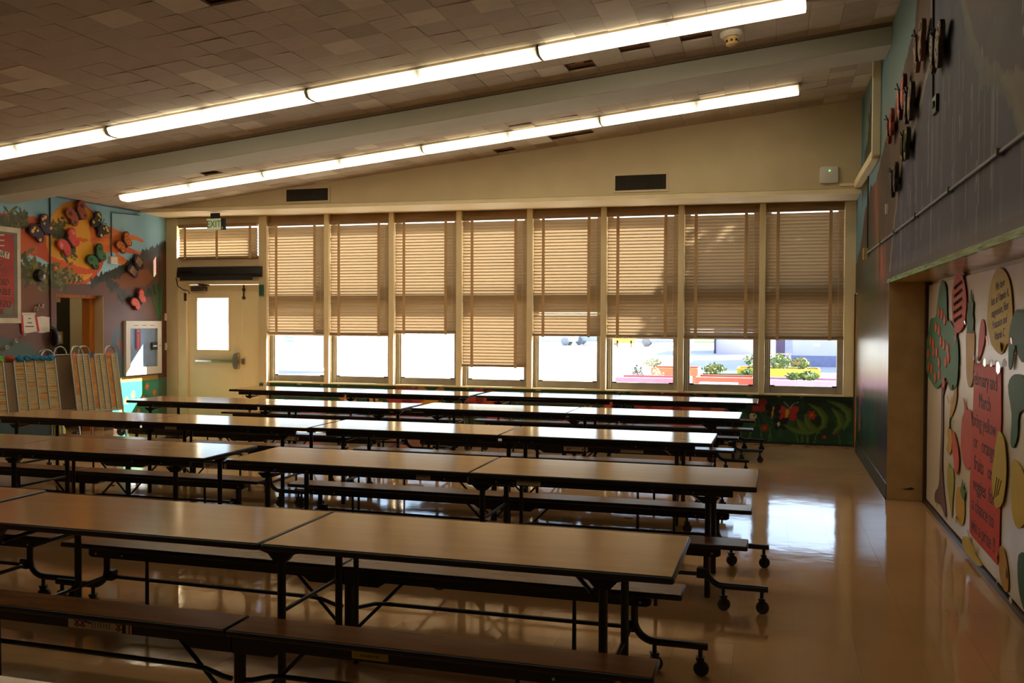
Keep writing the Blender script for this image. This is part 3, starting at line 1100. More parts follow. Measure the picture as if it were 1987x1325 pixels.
rt = wall_thing('back', .662, 3.622, 'wireless_router', 'white rounded wireless access point with a green light on the bulkhead', 'router', base=YB)
MB().prism(smooth_poly([(-.112, -.07), (-.105, -.10), (-.07, -.107), (.07, -.107), (.105, -.10), (.112, -.07), (.112, .07), (.105, .10), (.07, .107), (-.07, .107), (-.105, .10), (-.112, .07)], 3), 0, .045).build('case', M_white, rt, bevel=.012, smooth=True)
fm = MATS['pale green sign face'].node_tree.nodes['Principled BSDF']
fm.inputs['Emission Color'].default_value = (.62, .75, .40, 1)
fm.inputs['Emission Strength'].default_value = .10
gl = bpy.data.materials.new('green led')
gl.use_nodes = True
gb_ = gl.node_tree.nodes['Principled BSDF']
gb_.inputs['Base Color'].default_value = (.02, .5, .05, 1)
gb_.inputs['Emission Color'].default_value = (.1, 1, .15, 1)
gb_.inputs['Emission Strength'].default_value = 1.6
MB().lathe([(.009, .045), (.007, .049)], (.005, .052, 0)).build('status_light', gl, rt)
rc = wall_thing('back', .93, 3.49, 'wire_raceway', 'short cream raceway joining the router to the corner', 'raceway', base=YB)
MB().box(-.14, .12, -.018, .018, 0, .022).build('cover', M_creamtrim, rc, bevel=.003)
MB().box(.09, .122, -.03, .03, 0, .03).build('coupling', mat('blue grey coupling', (120, 140, 142), .5), rc)

# ================================================================== LEFT WALL
lw = struct('wall_left', 'left wall painted with a sunset mural and a doorway')
cv = Canvas(8.6, 13.30, .0, 3.60, .0125)
cv.fill((140, 190, 214))
cv.noise_tint((160, 204, 222), 1.2, 21, .6)
cv.noise_tint((116, 168, 194), .8, 22, .5, lo=.5, hi=.7)
cv.blend(np.clip((cv.U - 12.6) / .8, 0, 1) * .35, (150, 190, 200))
# orange clouds left of the sun
OR, OR2, RD = (196, 86, 38), (216, 122, 48), (172, 54, 32)
cv.poly([(8.6, 2.2), (8.6, 3.2), (9.8, 3.12), (10.15, 3.16), (10.75, 3.08), (11.3, 2.95), (11.4, 2.7), (10.8, 2.45), (10.3, 2.6), (9.6, 2.3)], OR, .06)
cv.noise_tint(RD, 2.2, 23, .55, sv=3, mask=((cv.U < 11.4) & (cv.V > 2.3) & (cv.V < 3.2)).astype(float) * cv.pmask([(8.6, 2.2), (8.6, 3.2), (9.8, 3.12), (10.15, 3.16), (10.75, 3.08), (11.3, 2.95), (11.4, 2.7), (10.8, 2.45), (10.3, 2.6), (9.6, 2.3)], .06))
# sun
cv.ell(11.17, 2.83, .60, .615, (206, 76, 34), wob=.02)
cv.ell(11.15, 2.85, .565, .575, (214, 154, 40), wob=.02)
cv.noise_tint((206, 132, 36), 2.0, 24, .55, mask=cv.ell(11.15, 2.85, .56, .57, (214, 154, 40), a=0))
cv.poly([(10.64, 2.62), (11.2, 2.50), (11.55, 2.46), (11.55, 2.40), (11.1, 2.38), (10.68, 2.48)], (208, 84, 34), .02)
cv.poly([(10.95, 2.92), (11.28, 2.93), (11.42, 2.91), (11.3, 2.87), (11.05, 2.87)], (206, 88, 40), .03)
# clouds on the right, in streaks
for pts in ([(11.42, 3.18), (11.9, 3.14), (12.35, 3.06), (12.62, 3.04), (12.64, 2.99), (12.3, 2.98), (12.05, 2.92), (12.4, 2.86), (12.6, 2.80), (12.6, 2.76), (12.2, 2.78), (11.95, 2.76), (11.5, 2.72), (11.45, 2.9)],
            [(11.95, 2.80), (12.2, 2.66), (12.5, 2.58), (12.78, 2.50), (12.78, 2.46), (12.4, 2.50), (12.05, 2.60)]):
    m_ = cv.poly(pts, OR2, .03)
    cv.noise_tint(OR, 2.0, 25, .9, sv=5, mask=m_)
# hills
BR, BR2 = (104, 66, 46), (128, 76, 44)
hill = [(8.6, 0), (8.6, 2.1), (9.5, 2.15), (10.2, 2.36), (10.55, 2.42), (10.75, 2.36), (11.0, 2.24), (11.45, 2.24), (11.8, 2.38), (12.1, 2.46), (12.4, 2.66), (12.8, 2.80), (13.1, 2.92), (13.3, 2.97), (13.3, 0)]
cv.poly([p for p in hill], BR, .03)
hm = cv.pmask(hill, .03)
cv.noise_tint(BR2, 1.3, 26, .8, mask=hm)
cv.noise_tint((86, 60, 58), .9, 27, .6, mask=hm)
cv.poly([(11.85, 2.34), (12.3, 2.5), (12.75, 2.55), (12.9, 2.40), (12.7, 2.28), (12.35, 2.22), (12.1, 2.22)], (134, 78, 38), .03, .8)
cv.blend(hm * np.clip((1.9 - cv.V) / .9, 0, 1) * np.clip((cv.U - 11.6) / .6, 0, 1) * .6, (112, 92, 104))
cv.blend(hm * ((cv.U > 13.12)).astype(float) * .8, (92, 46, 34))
# low blue green bushes
for (pts, col) in (([(8.6, 0), (8.6, 1.5), (9.9, 1.45), (10.3, 1.35), (10.75, .9), (10.75, 0)], (54, 82, 78)), ([(11.7, 0), (11.7, .9), (12.0, 1.3), (12.2, 1.1), (12.2, 0)], (74, 92, 100))):
    cv.poly(pts, col, .08, .85)
cv.noise_tint((48, 104, 84), 2.0, 28, .5, mask=(cv.V < 1.4).astype(float))
cv.blend((cv.V < .74).astype(float) * (cv.U > 11.9).astype(float), (54, 150, 116))
cv.noise_tint((90, 190, 180), 2.2, 29, .7, mask=((cv.V < .7) & (cv.U > 11.9)).astype(float))
cv.blend(((cv.V < .80) & (cv.V > .72) & (cv.U > 11.9) & (cv.U < 13.0)).astype(float) * .8, (196, 160, 70))
for (fx, fz) in ((12.72, .62), (12.62, .42), (12.38, .5), (12.8, .28), (12.5, .2), (12.22, .42), (12.35, .12), (12.1, .3), (12.9, .5)):
    cv.ell(fx, fz, .05, .06, (226, 130, 84), wob=.02)
    cv.ell(fx, fz, .022, .025, (236, 196, 90))
for k in range(20):
    x = 12.05 + .045 * k
    cv.stroke([(x, .02), (x + .02, .3), (x + .05, .5)], .007, (34, 116, 74), .002)
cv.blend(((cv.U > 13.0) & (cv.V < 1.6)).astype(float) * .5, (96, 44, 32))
# leafy branches
GL = [(62, 72, 34), (84, 88, 40), (48, 58, 34), (100, 98, 44), (70, 66, 40)]
cv.stroke([(9.6, 2.98), (10.2, 3.02), (10.62, 3.06)], .018, (70, 48, 34), .008)
cv.dabs([(9.7, 2.9), (9.95, 3.05), (10.2, 3.08)], 130, GL, .05, .07, 41)
cv.dabs([(10.65, 3.0), (10.85, 2.95), (11.0, 2.8), (11.02, 2.7)], 170, GL, .05, .06, 42)
cv.dabs([(9.6, 2.6), (10.0, 2.45), (10.3, 2.38), (10.6, 2.3), (11.0, 2.35)], 420, GL + [(120, 118, 50)], .055, .085, 43)
cv.dabs([(10.85, 3.12), (10.9, 3.05)], 14, GL, .04, .04, 44)
cv.dabs([(11.1, 2.30), (11.3, 2.33)], 16, GL, .03, .03, 45)
DK = [(46, 52, 40), (58, 58, 46), (40, 46, 34)]
cv.dabs([(11.45, 2.25), (11.8, 2.38), (12.1, 2.47), (12.4, 2.67), (12.8, 2.81), (13.1, 2.93), (13.28, 2.98)], 420, DK, .05, .022, 46, ang=1.2)
cv.dabs([(11.8, 2.33), (12.0, 2.18), (12.15, 2.06), (12.5, 2.05), (12.8, 2.16), (13.0, 2.24)], 260, DK, .045, .03, 47)
# tall reed plant by the corner
for k, (dx, tz) in enumerate(((-.3, 2.75), (-.16, 2.55), (.0, 2.85), (.08, 2.7), (.16, 2.5), (-.32, 2.30), (.18, 2.2), (-.18, 2.22))):
    cv.stroke([(13.05, .9), (13.04, 1.7), (13.04 + dx * .4, tz - .35), (13.03 + dx, tz)], .03, [(30, 84, 44), (44, 104, 48), (24, 70, 40)][k % 3], .008, a=.9)
for (ex_, ez_, rx, rz, ro) in ((11.95, 1.42, .05, .16, -.2), (12.08, 1.5, .045, .15, .1), (12.02, 1.2, .05, .14, .4)):
    cv.ell(ex_, ez_, rx, rz, (60, 86, 98), rot=ro, wob=.01)
cv.build('mural_panel', M_mural, lw, lambda u, v: (np.full_like(u, XL), u, v), holes=[(10.766, 11.718, -1, 2.075)])
MB().box(XL - .16, XL, -5, 8.6, 0, 3.6).build('plain_panel', M_cream, lw)
MB().box(XL - .3, XL - .004, 8.6, 10.76, 0, 3.6).build('wall_core', M_cream, lw)
MB().box(XL - .3, XL - .004, 11.72, 13.5, 0, 3.6).build('wall_core', M_cream, lw)
MB().box(XL - .3, XL - .004, 10.76, 11.72, 2.08, 3.6).build('wall_core', M_cream, lw)
# doorway into the next room
dw = struct('door_2', 'open doorway with orange wooden frame into a back room')
MB().box(XL - .30, XL - .16, 11.60, 11.716, 0, 2.075).build('frame_jamb', M_wood, dw)
MB().box(XL - .30, XL - .10, 10.77, 11.716, 2.03, 2.08).build('frame_head', M_wood, dw)
MB().box(XL - .16, XL - .002, 11.705, 11.72, 0, 2.07).build('reveal', M_cream, dw)
br_ = struct('wall_back_room_end', 'pale end wall of the dim back room')
MB().box(-12.4, -12.3, 9.6, 13.2, 0, 2.9).build('end_wall', mat('pale room wall', (170, 150, 108), .6), br_)
br2_ = struct('wall_back_room_far', 'cream side wall of the back room, beyond the bin')
MB().box(-12.5, XL - .3, 13.1, 13.2, 0, 2.9).build('side_wall', M_cream, br2_)
br3_ = struct('wall_back_room_near', 'cream side wall of the back room, nearer the poster')
MB().box(-12.5, XL - .3, 9.5, 9.6, 0, 2.9).build('side_wall', M_cream, br3_)
br4_ = struct('floor_back_room', 'tan floor of the back room')
MB().box(-12.5, XL - .3, 9.6, 13.2, -.1, 0).build('room_floor', M_floor, br4_)
br5_ = struct('ceiling_back_room', 'cream ceiling of the back room')
MB().box(-12.5, XL - .3, 9.6, 13.2, 2.9, 3.0).build('room_ceiling', M_cream, br5_)
rl = thing('ceiling_light', 'lit ceiling panel inside the back room', 'ceiling light', (-11.2, 11.4, 2.9))
MB().box(-.3, .3, -.6, .6, -.06, 0).build('housing', M_white, rl)
MB().box(-.28, .28, -.58, .58, -.075, -.06).build('lens', M_lampw, rl)
dd = thing('cupboard', 'dark green cupboard standing in the back room doorway', 'cupboard', (-11.1, 11.95, 0))
MB().box(-.25, .25, -.45, .12, 0, 2.4).build('body', mat('dark green cupboard paint', (52, 56, 44), .5), dd, bevel=.01)
MB().box(.25, .262, -.20, -.05, 1.32, 1.52).build('yellow_notice', mat('yellow notice', (206, 170, 40), .6), dd)
MB().box(.25, .262, -.25, -.10, 1.98, 2.12).build('white_notice', M_white, dd)
bb = thing('waste_bin', 'grey bin with pale marking in the back room', 'bin', (-11.2, 12.72, 0))
MB().prism([(-.17, 0), (.17, 0), (.22, .75), (-.22, .75)], -.2, .2, axis=1).build('body', mat('grey bin plastic', (92, 88, 96), .5), bb, bevel=.02)
MB().box(.2, .215, -.06, .06, .34, .56).build('marking', M_white, bb)
MB().box(-.24, .24, -.22, .22, .75, .80).build('lid', MATS['grey bin plastic'], bb, bevel=.02)
bl_ = MB().box(XL, XL + .012, 11.72, 13.2, 0, .11).build('baseboard_left', mat('brown vinyl base', (70, 40, 30), .4))
tag(bl_, 'brown vinyl base at the foot of the left wall', kind='structure')

# conduits and boxes on the left wall
cd = wall_thing('left', 10.64, 0, 'conduit', 'thin vertical conduit painted blue above and red below', 'conduit')
MB().tube([(0, 3.46, .012), (0, 2.28, .012)], .010, 8).build('upper_length', mat('blue painted conduit', (70, 104, 116), .5), cd)
MB().tube([(0, 2.28, .012), (0, 1.42, .012)], .010, 8).build('lower_length', mat('red brown conduit', (84, 40, 30), .5), cd)
cd2 = wall_thing('left', 11.885, 0, 'conduit', 'thin blue conduit dropping from the ceiling line to a cream box', 'conduit')
MB().tube([(.66, 3.40, .012), (.3, 3.385, .012), (0, 3.37, .012), (0, 3.34, .012), (0, 2.70, .012)], .009, 8).build('pipe', MATS['blue painted conduit'], cd2)
MB().tube([(-1.2, 3.47, .015), (.66, 3.45, .015)], .013, 8).build('top_run', MATS['blue painted conduit'], cd2)
jb = wall_thing('left', 11.89, 2.63, 'junction_box', 'cream square junction box on the sunset mural', 'junction box')
MB().box(-.075, .075, -.055, .055, 0, .06).build('case', M_offwhite, jb, bevel=.006)
for (a_, z_, lb) in ((13.20, 1.76, 'upper cream wall switch beside the window corner'), (13.21, 1.26, 'lower cream wall switch beside the window corner')):
    sw = wall_thing('left', a_, z_, 'light_switch', lb, 'switch', 'switches by the window corner')
    MB().box(-.04, .04, -.062, .062, 0, .012).build('plate', M_offwhite, sw, bevel=.004)
    MB().box(-.008, .008, -.015, .02, .012, .024).build('toggle', M_white, sw)
kn = wall_thing('left', 10.42, 2.32, 'wall_buzzer', 'dark round buzzer with pale mark below the leafy branch', 'buzzer')
MB().lathe([(.085, 0), (.09, .03), (.07, .07), (.03, .085)], n=20).build('dome', mat('dark bell', (34, 26, 22), .4), kn, smooth=True)
MB().prism(circle(.03, -.01, .02, .03, 10), .06, .086).build('pale_mark', M_offwhite, kn)

# fire extinguisher cabinet
fc = wall_thing('left', 12.60, 1.255, 'extinguisher_cabinet', 'white framed recessed extinguisher cabinet in the sunlight patch', 'cabinet')
W_, H_ = .435, .435
ff = MB()
ff.box(-W_, -W_ + .10, -H_, H_, 0, .045).box(W_ - .10, W_, -H_, H_, 0, .045).box(-W_ + .10, W_ - .10, H_ - .12, H_, 0, .045).box(-W_ + .10, W_ - .10, -H_, -H_ + .12, 0, .045)
ff.build('frame', M_white, fc)
MB().box(-W_ + .10, W_ - .10, -H_ + .12, H_ - .12, .004, .012).build('back_panel', mat('blue reflection tint', (150, 172, 196), .45), fc)  # blue of the glass's reflection painted onto the back panel
MB().box(-W_ + .10, W_ - .10, -H_ + .12, H_ - .12, .030, .033).build('glass_pane', M_glass, fc)
for k in range(3):
    MB().box(-.25 + k * .2, -.15 + k * .2, H_ - .075, H_ - .068, .045, .048).build('vent_slot', M_grille, fc)
lb_ = MB().box(-.19, -.085, -.02, .30, .034, .037).build('red_label', mat('label red', (170, 34, 40), .5), fc)
text('FIRE', .035, lb_, (-.137, .27, .0375), M_white)
text('EXTINGUISHER', .034, lb_, (-.137, .10, .0375), M_white, rotz=-PI / 2)
hb = MB().box(.19, .32, -.04, .085, .034, .05).build('latch_plate', M_dark, fc)
MB().box(.21, .30, .01, .035, .05, .054).build('latch_tag', M_white, hb)
MB().lathe([(.01, .045), (.01, .058)], (.385, .03, 0), n=10).build('lock', M_steel, fc)

# framed poster
po = wall_thing('left', 9.67, 2.30, 'poster', 'red school poster with flag and grey and white border', 'poster', off=.005)
pw, ph = .425, .645
MB().box(-pw, pw, -ph, ph, 0, .02).build('border', mat('poster white', (214, 202, 180), .5), po)
MB().box(-pw + .06, pw - .06, -ph + .07, ph - .07, .02, .023).build('grey_border', mat('poster grey', (110, 106, 92), .5), po)
MB().box(-pw + .12, pw - .12, -ph + .12, ph - .10, .023, .026).build('red_field', mat('poster red', (166, 42, 32), .45, var=.35, scale=3), po)
M_black_ink = mat('poster letters', (30, 20, 16), .5)
M_halo = mat('letter halo', (206, 150, 110), .5)
for k in range(5):
    MB().prism([(-.25, .36 + k * .035), (.14, .38 + k * .035), (.15, .397 + k * .035), (-.25, .377 + k * .035)], .026, .0275).build('flag_stripe', [MATS['poster white'], mat('flag red', (150, 50, 40), .5)][k % 2], po)
MB().prism([(-.25, .30), (.22, .215), (.23, .305), (-.25, .38)], .0275, .030).build('banner', MATS['poster white'], po)
text('HENRY', .12, po, (.21, .262, .0305), M_black_ink, align='RIGHT', sx=.72, rotz=-.16)
M_redsh = mat('faded letters', (70, 40, 30), .5)
for (tx, xx, zz, sz) in (('TO', .12, .14, .10), ('O', .08, .03, .10), ('LOSO', .22, -.105, .125), ('SABLE', .255, -.235, .13), ('ERZO', .25, -.395, .13), ('AS', .12, -.50, .10)):
    text(tx, sz * 1.04, po, (xx + .006, zz - .004, .0268), M_halo, align='RIGHT', sx=.73, ext=.0004)
    text(tx, sz, po, (xx, zz, .0282), M_black_ink, align='RIGHT', sx=.72)
MB().prism([(.04, -.525), (.27, -.38), (.29, -.39), (.29, -.525)], .026, .0275).build('grey_corner', MATS['poster grey'], po)

# papers, garland and telephone below the poster
pp = wall_thing('left', 10.25, 1.64, 'paper_notice', 'white notice with red side bands clipped under the poster', 'notice', off=.012)
MB().prism([(-.14, .14), (.10, .14), (.15, -.10), (-.12, -.13)], 0, .004).build('sheet', M_white, pp)
MB().prism([(-.15, .13), (-.115, .13), (-.10, -.13), (-.14, -.13)], .004, .007).build('red_band', mat('band red', (190, 40, 44), .6), pp)
MB().prism([(.09, .13), (.125, .13), (.175, -.10), (.14, -.11)], .004, .007).build('red_band', MATS['band red'], pp)
MB().box(-.14, .10, .135, .16, .0, .012).build('clip', M_offwhite, pp)
for k, (w_, z_) in enumerate(((.04, .08), (.08, .02), (.15, -.03))):
    MB().box(-w_ / 2, w_ / 2, z_ - .006, z_ + .006, .004, .006).build('print_line', M_ink, pp)
p2 = wall_thing('left', 10.50, 1.64, 'paper_sheet', 'plain white paper taped next to the conduit', 'paper', off=.004)
MB().prism(smooth_poly([(-.12, .10), (.11, .10), (.12, .08), (.12, -.08), (.10, -.11), (-.12, -.11)], 2), 0, .004).build('sheet', M_white, p2)
gl_ = wall_thing('left', 10.05, 1.5, 'paper_chain', 'paper chain hanging either side of the white notice', 'garland', off=.03)
ring = MB()
for k in range(14):
    a = 2 * PI * k / 14
for k in range(13):
    t = k / 12
    if t < .55:
        cx_, cz_ = -.35 + .50 * (t / .55), -.22 + .26 * (t / .55) ** 1.3
    else:
        tt = (t - .55) / .45
        cx_, cz_ = .27 + .16 * tt, .32 + .08 * math.sin(tt * PI * .6)
    pts = [(cx_ + .022 * math.cos(a), cz_ + .022 * math.sin(a), 0.008 * math.sin(a + k)) for a in np.linspace(0, 2 * PI, 11)]
    MB().tube(pts, .006, 4, caps=False).build('chain_link', [M_offwhite, mat('chain brown', (120, 80, 60), .7)][k % 2], gl_)
ph_ = wall_thing('left', 10.66, 1.46, 'wall_telephone', 'black wall telephone beside the doorway', 'telephone', off=.0)
MB().prism([(-.02, -.11), (.13, -.11), (.11, .06), (.0, .09)], .01, .07).build('base', mat('phone grey', (56, 52, 52), .4), ph_, bevel=.008)
MB().tube([(-.075, .12, .06), (-.05, .10, .10), (-.03, .0, .11), (-.02, -.09, .10), (-.03, -.12, .06)], .035, 10).build('handset', M_dark, ph_, smooth=True)
for k in range(4):
    MB().box(.015 + k * .022, .027 + k * .022, -.08, .02, .07, .076).build('key_strip', mat('phone keys', (150, 150, 150), .5), ph_)
MB().tube([(.0, -.11, .03), (-.01, -.22, .03), (.02, -.33, .03), (.05, -.25, .03), (.06, -.11, .03)], .006, 6).build('coiled_cord', M_dark, ph_)


# ------------------------------------------------------------------ butterflies
WING_R = smooth_poly([(.02, .03), (.09, .21), (.22, .33), (.38, .35), (.485, .26), (.475, .11), (.385, .0), (.40, -.11), (.385, -.23), (.29, -.31), (.17, -.28), (.07, -.16), (.02, -.06)], 3)


def butterfly(side, a, z, S, phi, rim, fill, spot, pattern, label, group, thick=.028, off=.03, base=None):
    S *= .72
    t = wall_thing(side, a, z, 'butterfly_cutout', label, 'butterfly', group, off=off, base=base)
    R = Matrix.Rotation(phi, 4, 'Z')
    t.rotation_euler = (ROT[side].to_matrix().to_4x4() @ R).to_euler()
    mr, mf, ms = mat('bf ' + str(rim), rim, .5), mat('bf ' + str(fill), fill, .5), mat('bf ' + str(spot), spot, .5)
    MB().box(-.008, .008, -.03, .03, -off, 0).build('spacer', M_dark, t)
    for sg in (1, -1):
        pts = [(sg * x * S, y * S) for x, y in WING_R]
        w = MB().prism(pts, 0, thick).build('wing', mr, t)
        cx_, cy_ = sg * .25 * S, .02 * S
        inn = [(cx_ + (x - cx_) * .84, cy_ + (y - cy_) * .84) for x, y in pts]
        MB().prism(inn, thick, thick + .003).build('wing_patch', mf, w)
        sp = MB()
        zt = thick + .003
        if pattern == 'spots':
            for (x, y, r) in ((.36, .22, .075), (.24, .24, .06), (.31, -.18, .065), (.19, .10, .05)):
                MB().prism(circle(sg * x * S, y * S, r * S, r * S * .8, 12), zt, zt + .003).build('wing_spot', ms, w)
        elif pattern == 'stripes':
            for k in range(4):
                x = .14 + k * .075
                MB().prism([(sg * x * S, .20 * S), (sg * (x + .026) * S, .22 * S), (sg * (x + .038) * S, .02 * S), (sg * (x + .022) * S, -.16 * S), (sg * (x + .008) * S, -.14 * S), (sg * (x + .02) * S, .02 * S)], zt, zt + .003).build('wing_stripe', ms, w)
        elif pattern == 'fan':
            for k in range(6):
                a_ = -.3 + k * .36
                x0_, y0_ = .30, .12
                x1_, y1_ = x0_ + .15 * math.cos(a_), y0_ + .17 * math.sin(a_)
                nx, ny = -math.sin(a_) * .012, math.cos(a_) * .012
                MB().prism([(sg * (x0_ + nx * .4) * S, (y0_ + ny * .4) * S), (sg * (x1_ + nx) * S, (y1_ + ny) * S), (sg * (x1_ - nx) * S, (y1_ - ny) * S), (sg * (x0_ - nx * .4) * S, (y0_ - ny * .4) * S)], zt, zt + .003).build('wing_ray', ms, w)
            MB().prism(circle(sg * .27 * S, -.17 * S, .055 * S, .07 * S, 12), zt, zt + .003).build('wing_spot', mr, w)
        elif pattern == 'ovals':
            MB().prism(circle(sg * .31 * S, .17 * S, .07 * S, .085 * S, 12, rot=.5), zt, zt + .003).build('wing_spot', ms, w)
            MB().prism(circle(sg * .27 * S, -.17 * S, .055 * S, .06 * S, 12), zt, zt + .003).build('wing_spot', ms, w)
        elif pattern == 'flecks':
            for (x, y, ro) in ((.18, .14, .3), (.28, .24, .9), (.38, .2, 1.6), (.3, .08, .2), (.2, -.04, -.6), (.3, -.12, .5), (.24, -.2, 1.2), (.4, .1, 2.2)):
                MB().prism(circle(sg * x * S, y * S, .038 * S, .016 * S, 8, rot=ro * sg), zt, zt + .003).build('wing_fleck', ms, w)
    MB().prism(smooth_poly([(0, .17 * S), (.032 * S, .10 * S), (.04 * S, -.05 * S), (.018 * S, -.2 * S), (-.018 * S, -.2 * S), (-.04 * S, -.05 * S), (-.032 * S, .10 * S)], 2), 0, thick + .014).build('body', mat('bf body', (34, 26, 26), .5), t)
    for sg in (1, -1):
        MB().tube([(sg * .012 * S, .16 * S, thick), (sg * .05 * S, .24 * S, thick + .02), (sg * .11 * S, .28 * S, thick + .03), (sg * .13 * S, .265 * S, thick + .03)], .005, 5).build('antenna', M_dark, t)
    return t


GL_ = 'painted butterflies on the sunset mural'
butterfly('left', 10.45, 2.965, .60, .75, (66, 34, 84), (44, 30, 70), (218, 164, 60), 'spots', 'dark purple butterfly cutout with yellow spots beside the poster', GL_)
butterfly('left', 11.13, 3.255, .60, .55, (150, 74, 70), (158, 84, 56), (96, 46, 44), 'ovals', 'dusty pink and brown butterfly cutout at the top of the sun', GL_)
butterfly('left', 11.58, 3.13, .56, -.85, (34, 34, 62), (40, 40, 36), (206, 184, 60), 'spots', 'black and yellow butterfly cutout on the rim of the sun', GL_)
butterfly('left', 10.96, 2.82, .60, .72, (186, 60, 56), (206, 72, 66), (232, 150, 140), 'fan', 'pink butterfly cutout with rayed wings in front of the sun', GL_)
butterfly('left', 11.53, 2.645, .58, .75, (24, 52, 38), (48, 108, 70), (26, 62, 44), 'ovals', 'green butterfly cutout at the lower rim of the sun', GL_)
butterfly('left', 12.13, 2.91, .52, .72, (104, 44, 24), (186, 86, 32), (232, 190, 60), 'flecks', 'orange and yellow butterfly cutout over the cloud streaks', GL_)
butterfly('left', 12.40, 2.555, .54, .85, (52, 24, 62), (64, 30, 72), (220, 190, 80), 'stripes', 'purple butterfly cutout with yellow stripes on the hill ridge', GL_)
butterfly('left', 12.47, 2.02, .52, .70, (136, 40, 36), (216, 78, 54), (240, 150, 90), 'flecks', 'red butterfly cutout above the extinguisher cabinet', GL_)

# ================================================================== RIGHT WALL
rw = struct('wall_right', 'right wall painted as a waterfall cliff above a wide opening')
cv = Canvas(2.0, 13.30, .0, 4.72, .02)
cv.fill((100, 144, 164))
cv.noise_tint((122, 142, 126), .8, 51, .7)
brownL = [(13.25, 2.45), (12.4, 2.75), (12.0, 3.05), (11.28, 3.29), (10.7, 3.25), (10.2, 3.45), (9.39, 3.68), (8.7, 3.85), (8.3, 4.0), (7.92, 4.1), (7.81, 4.35), (7.8, 4.75), (2.0, 4.75), (2.0, 0), (13.31, 0), (13.31, 2.2)]
bm0 = cv.poly(brownL, (82, 56, 36), .06)
cv.noise_tint((104, 72, 42), .9, 52, .8, su=1.5, sv=.7, mask=bm0)
cv.noise_tint((52, 38, 28), 1.4, 53, .8, mask=bm0)
cv.blend(bm0 * np.clip((cv.U - 9.6) / .8, 0, 1) * np.clip((3.0 - cv.V) / .8, 0, 1) * .75, (58, 56, 38))
cv.noise_tint((48, 74, 38), 1.6, 54, .7, su=2, sv=.4, mask=bm0 * np.clip((cv.U - 10) / .5, 0, 1) * np.clip((2.9 - cv.V) / .3, 0, 1))
cv.noise_tint((196, 84, 40), 1.6, 55, .9, su=2.5, sv=.5, lo=.5, hi=.6, mask=bm0 * np.exp(-((cv.U - 10.2 - (cv.V - 2.4) * .3) / .35) ** 2) * np.clip((3.35 - cv.V) / .3, 0, 1) * np.clip((cv.V - 2.0) / .2, 0, 1))
cv.poly([(7.2, 4.75), (7.6, 4.3), (8.0, 3.6), (7.4, 3.55), (7.05, 3.7), (7.1, 4.75)], (116, 86, 60), .06, .7)
water = [(7.15, 4.75), (7.1, 4.1), (7.15, 3.6), (7.5, 3.42), (7.9, 3.27), (8.4, 3.1), (8.8, 2.95), (9.1, 2.6), (9.38, 2.25), (9.55, 1.6), (9.9, 1.0), (10.15, .5), (10.2, 0), (2.0, 0), (2.0, 2.0), (3.6, 2.05), (4.2, 2.3), (4.5, 2.5), (4.75, 2.75), (5.06, 2.93), (5.4, 3.05), (5.7, 3.3), (5.9, 3.48), (6.05, 3.7), (6.2, 4.75)]
wm = cv.poly(water, (66, 64, 88), .05)
cv.noise_tint((46, 42, 58), 1.2, 56, .8, su=3, sv=.25, mask=wm)
cv.noise_tint((112, 108, 122), 2.4, 57, .8, su=4, sv=.25, lo=.6, hi=.75, mask=wm)
cv.noise_tint((96, 86, 92), 1.0, 58, .7, su=1.5, sv=.6, mask=wm * np.exp(-((cv.V - 3.35) / .22) ** 2))
r_ = np.random.default_rng(9)
for k in range(46):
    y = r_.uniform(4.0, 9.3)
    z = r_.uniform(2.2, 3.4)
    cv.stroke([(y, z), (y + r_.normal() * .02, z - r_.uniform(.2, .8))], .012, (168, 166, 170), .003, a=.55 * (1 if z < 3.4 else 0))
edgeL = [(7.1, 4.1), (7.15, 3.6), (7.5, 3.42), (7.9, 3.27), (8.4, 3.1), (8.8, 2.95), (9.1, 2.6), (9.38, 2.25), (9.55, 1.6)]
cv.stroke(edgeL, .035, (156, 150, 140), .03, wob=.03, a=.7)
edgeR = [(6.2, 4.75), (6.05, 3.7), (5.7, 3.3), (5.4, 3.05), (5.06, 2.93), (4.75, 2.75), (4.5, 2.5), (4.2, 2.3), (3.6, 2.05)]
cv.stroke(edgeR, .05, (112, 104, 90), .07, wob=.04, a=.8)
cv.poly([(5.0, 2.9), (4.6, 2.85), (4.2, 2.6), (4.3, 2.4), (4.6, 2.55)], (132, 120, 80), .06, .7)
cv.ell(5.15, 3.15, .18, .1, (84, 66, 38), wob=.05)
cv.poly([(5.9, 3.55), (5.3, 3.3), (4.9, 3.3), (4.3, 3.0), (4.0, 3.4), (4.6, 3.75), (5.8, 3.9)], (104, 68, 42), .06, .6)
# tree in the framed corner, flowers low down
cv.dabs([(11.2, 4.0), (11.5, 3.85), (11.7, 3.6), (12.2, 3.5)], 240, [(60, 68, 34), (78, 80, 40), (50, 58, 36)], .10, .13, 61, ang=1.4)
cv.stroke([(11.55, 3.45), (11.6, 3.9), (11.5, 4.2)], .03, (70, 52, 36), .015)
cv.dabs([(10.6, .5), (11.2, .6), (11.8, .55), (12.6, .7)], 260, [(36, 76, 58), (54, 100, 70), (30, 60, 52), (60, 92, 92)], .13, .16, 62, ang=1.3)
cv.dabs([(12.0, 1.0), (12.3, .7), (12.4, .35)], 46, [(170, 70, 100), (190, 90, 120), (150, 56, 84)], .07, .07, 63)
cv.stroke([(9.75, 2.2), (9.72, 1.8), (9.62, 1.4), (9.7, 1.0), (9.6, .4), (9.62, .05)], .02, (24, 20, 34), .03, a=.9)
cv.stroke([(9.95, .45), (9.9, .1)], .015, (24, 20, 34), .02, a=.9)
cv.blend(((cv.U < 9.46) & (cv.V < 2.2)).astype(float) * .7, (36, 30, 56))
cv.c *= np.where(wm[..., None] > .5, .74, .9)
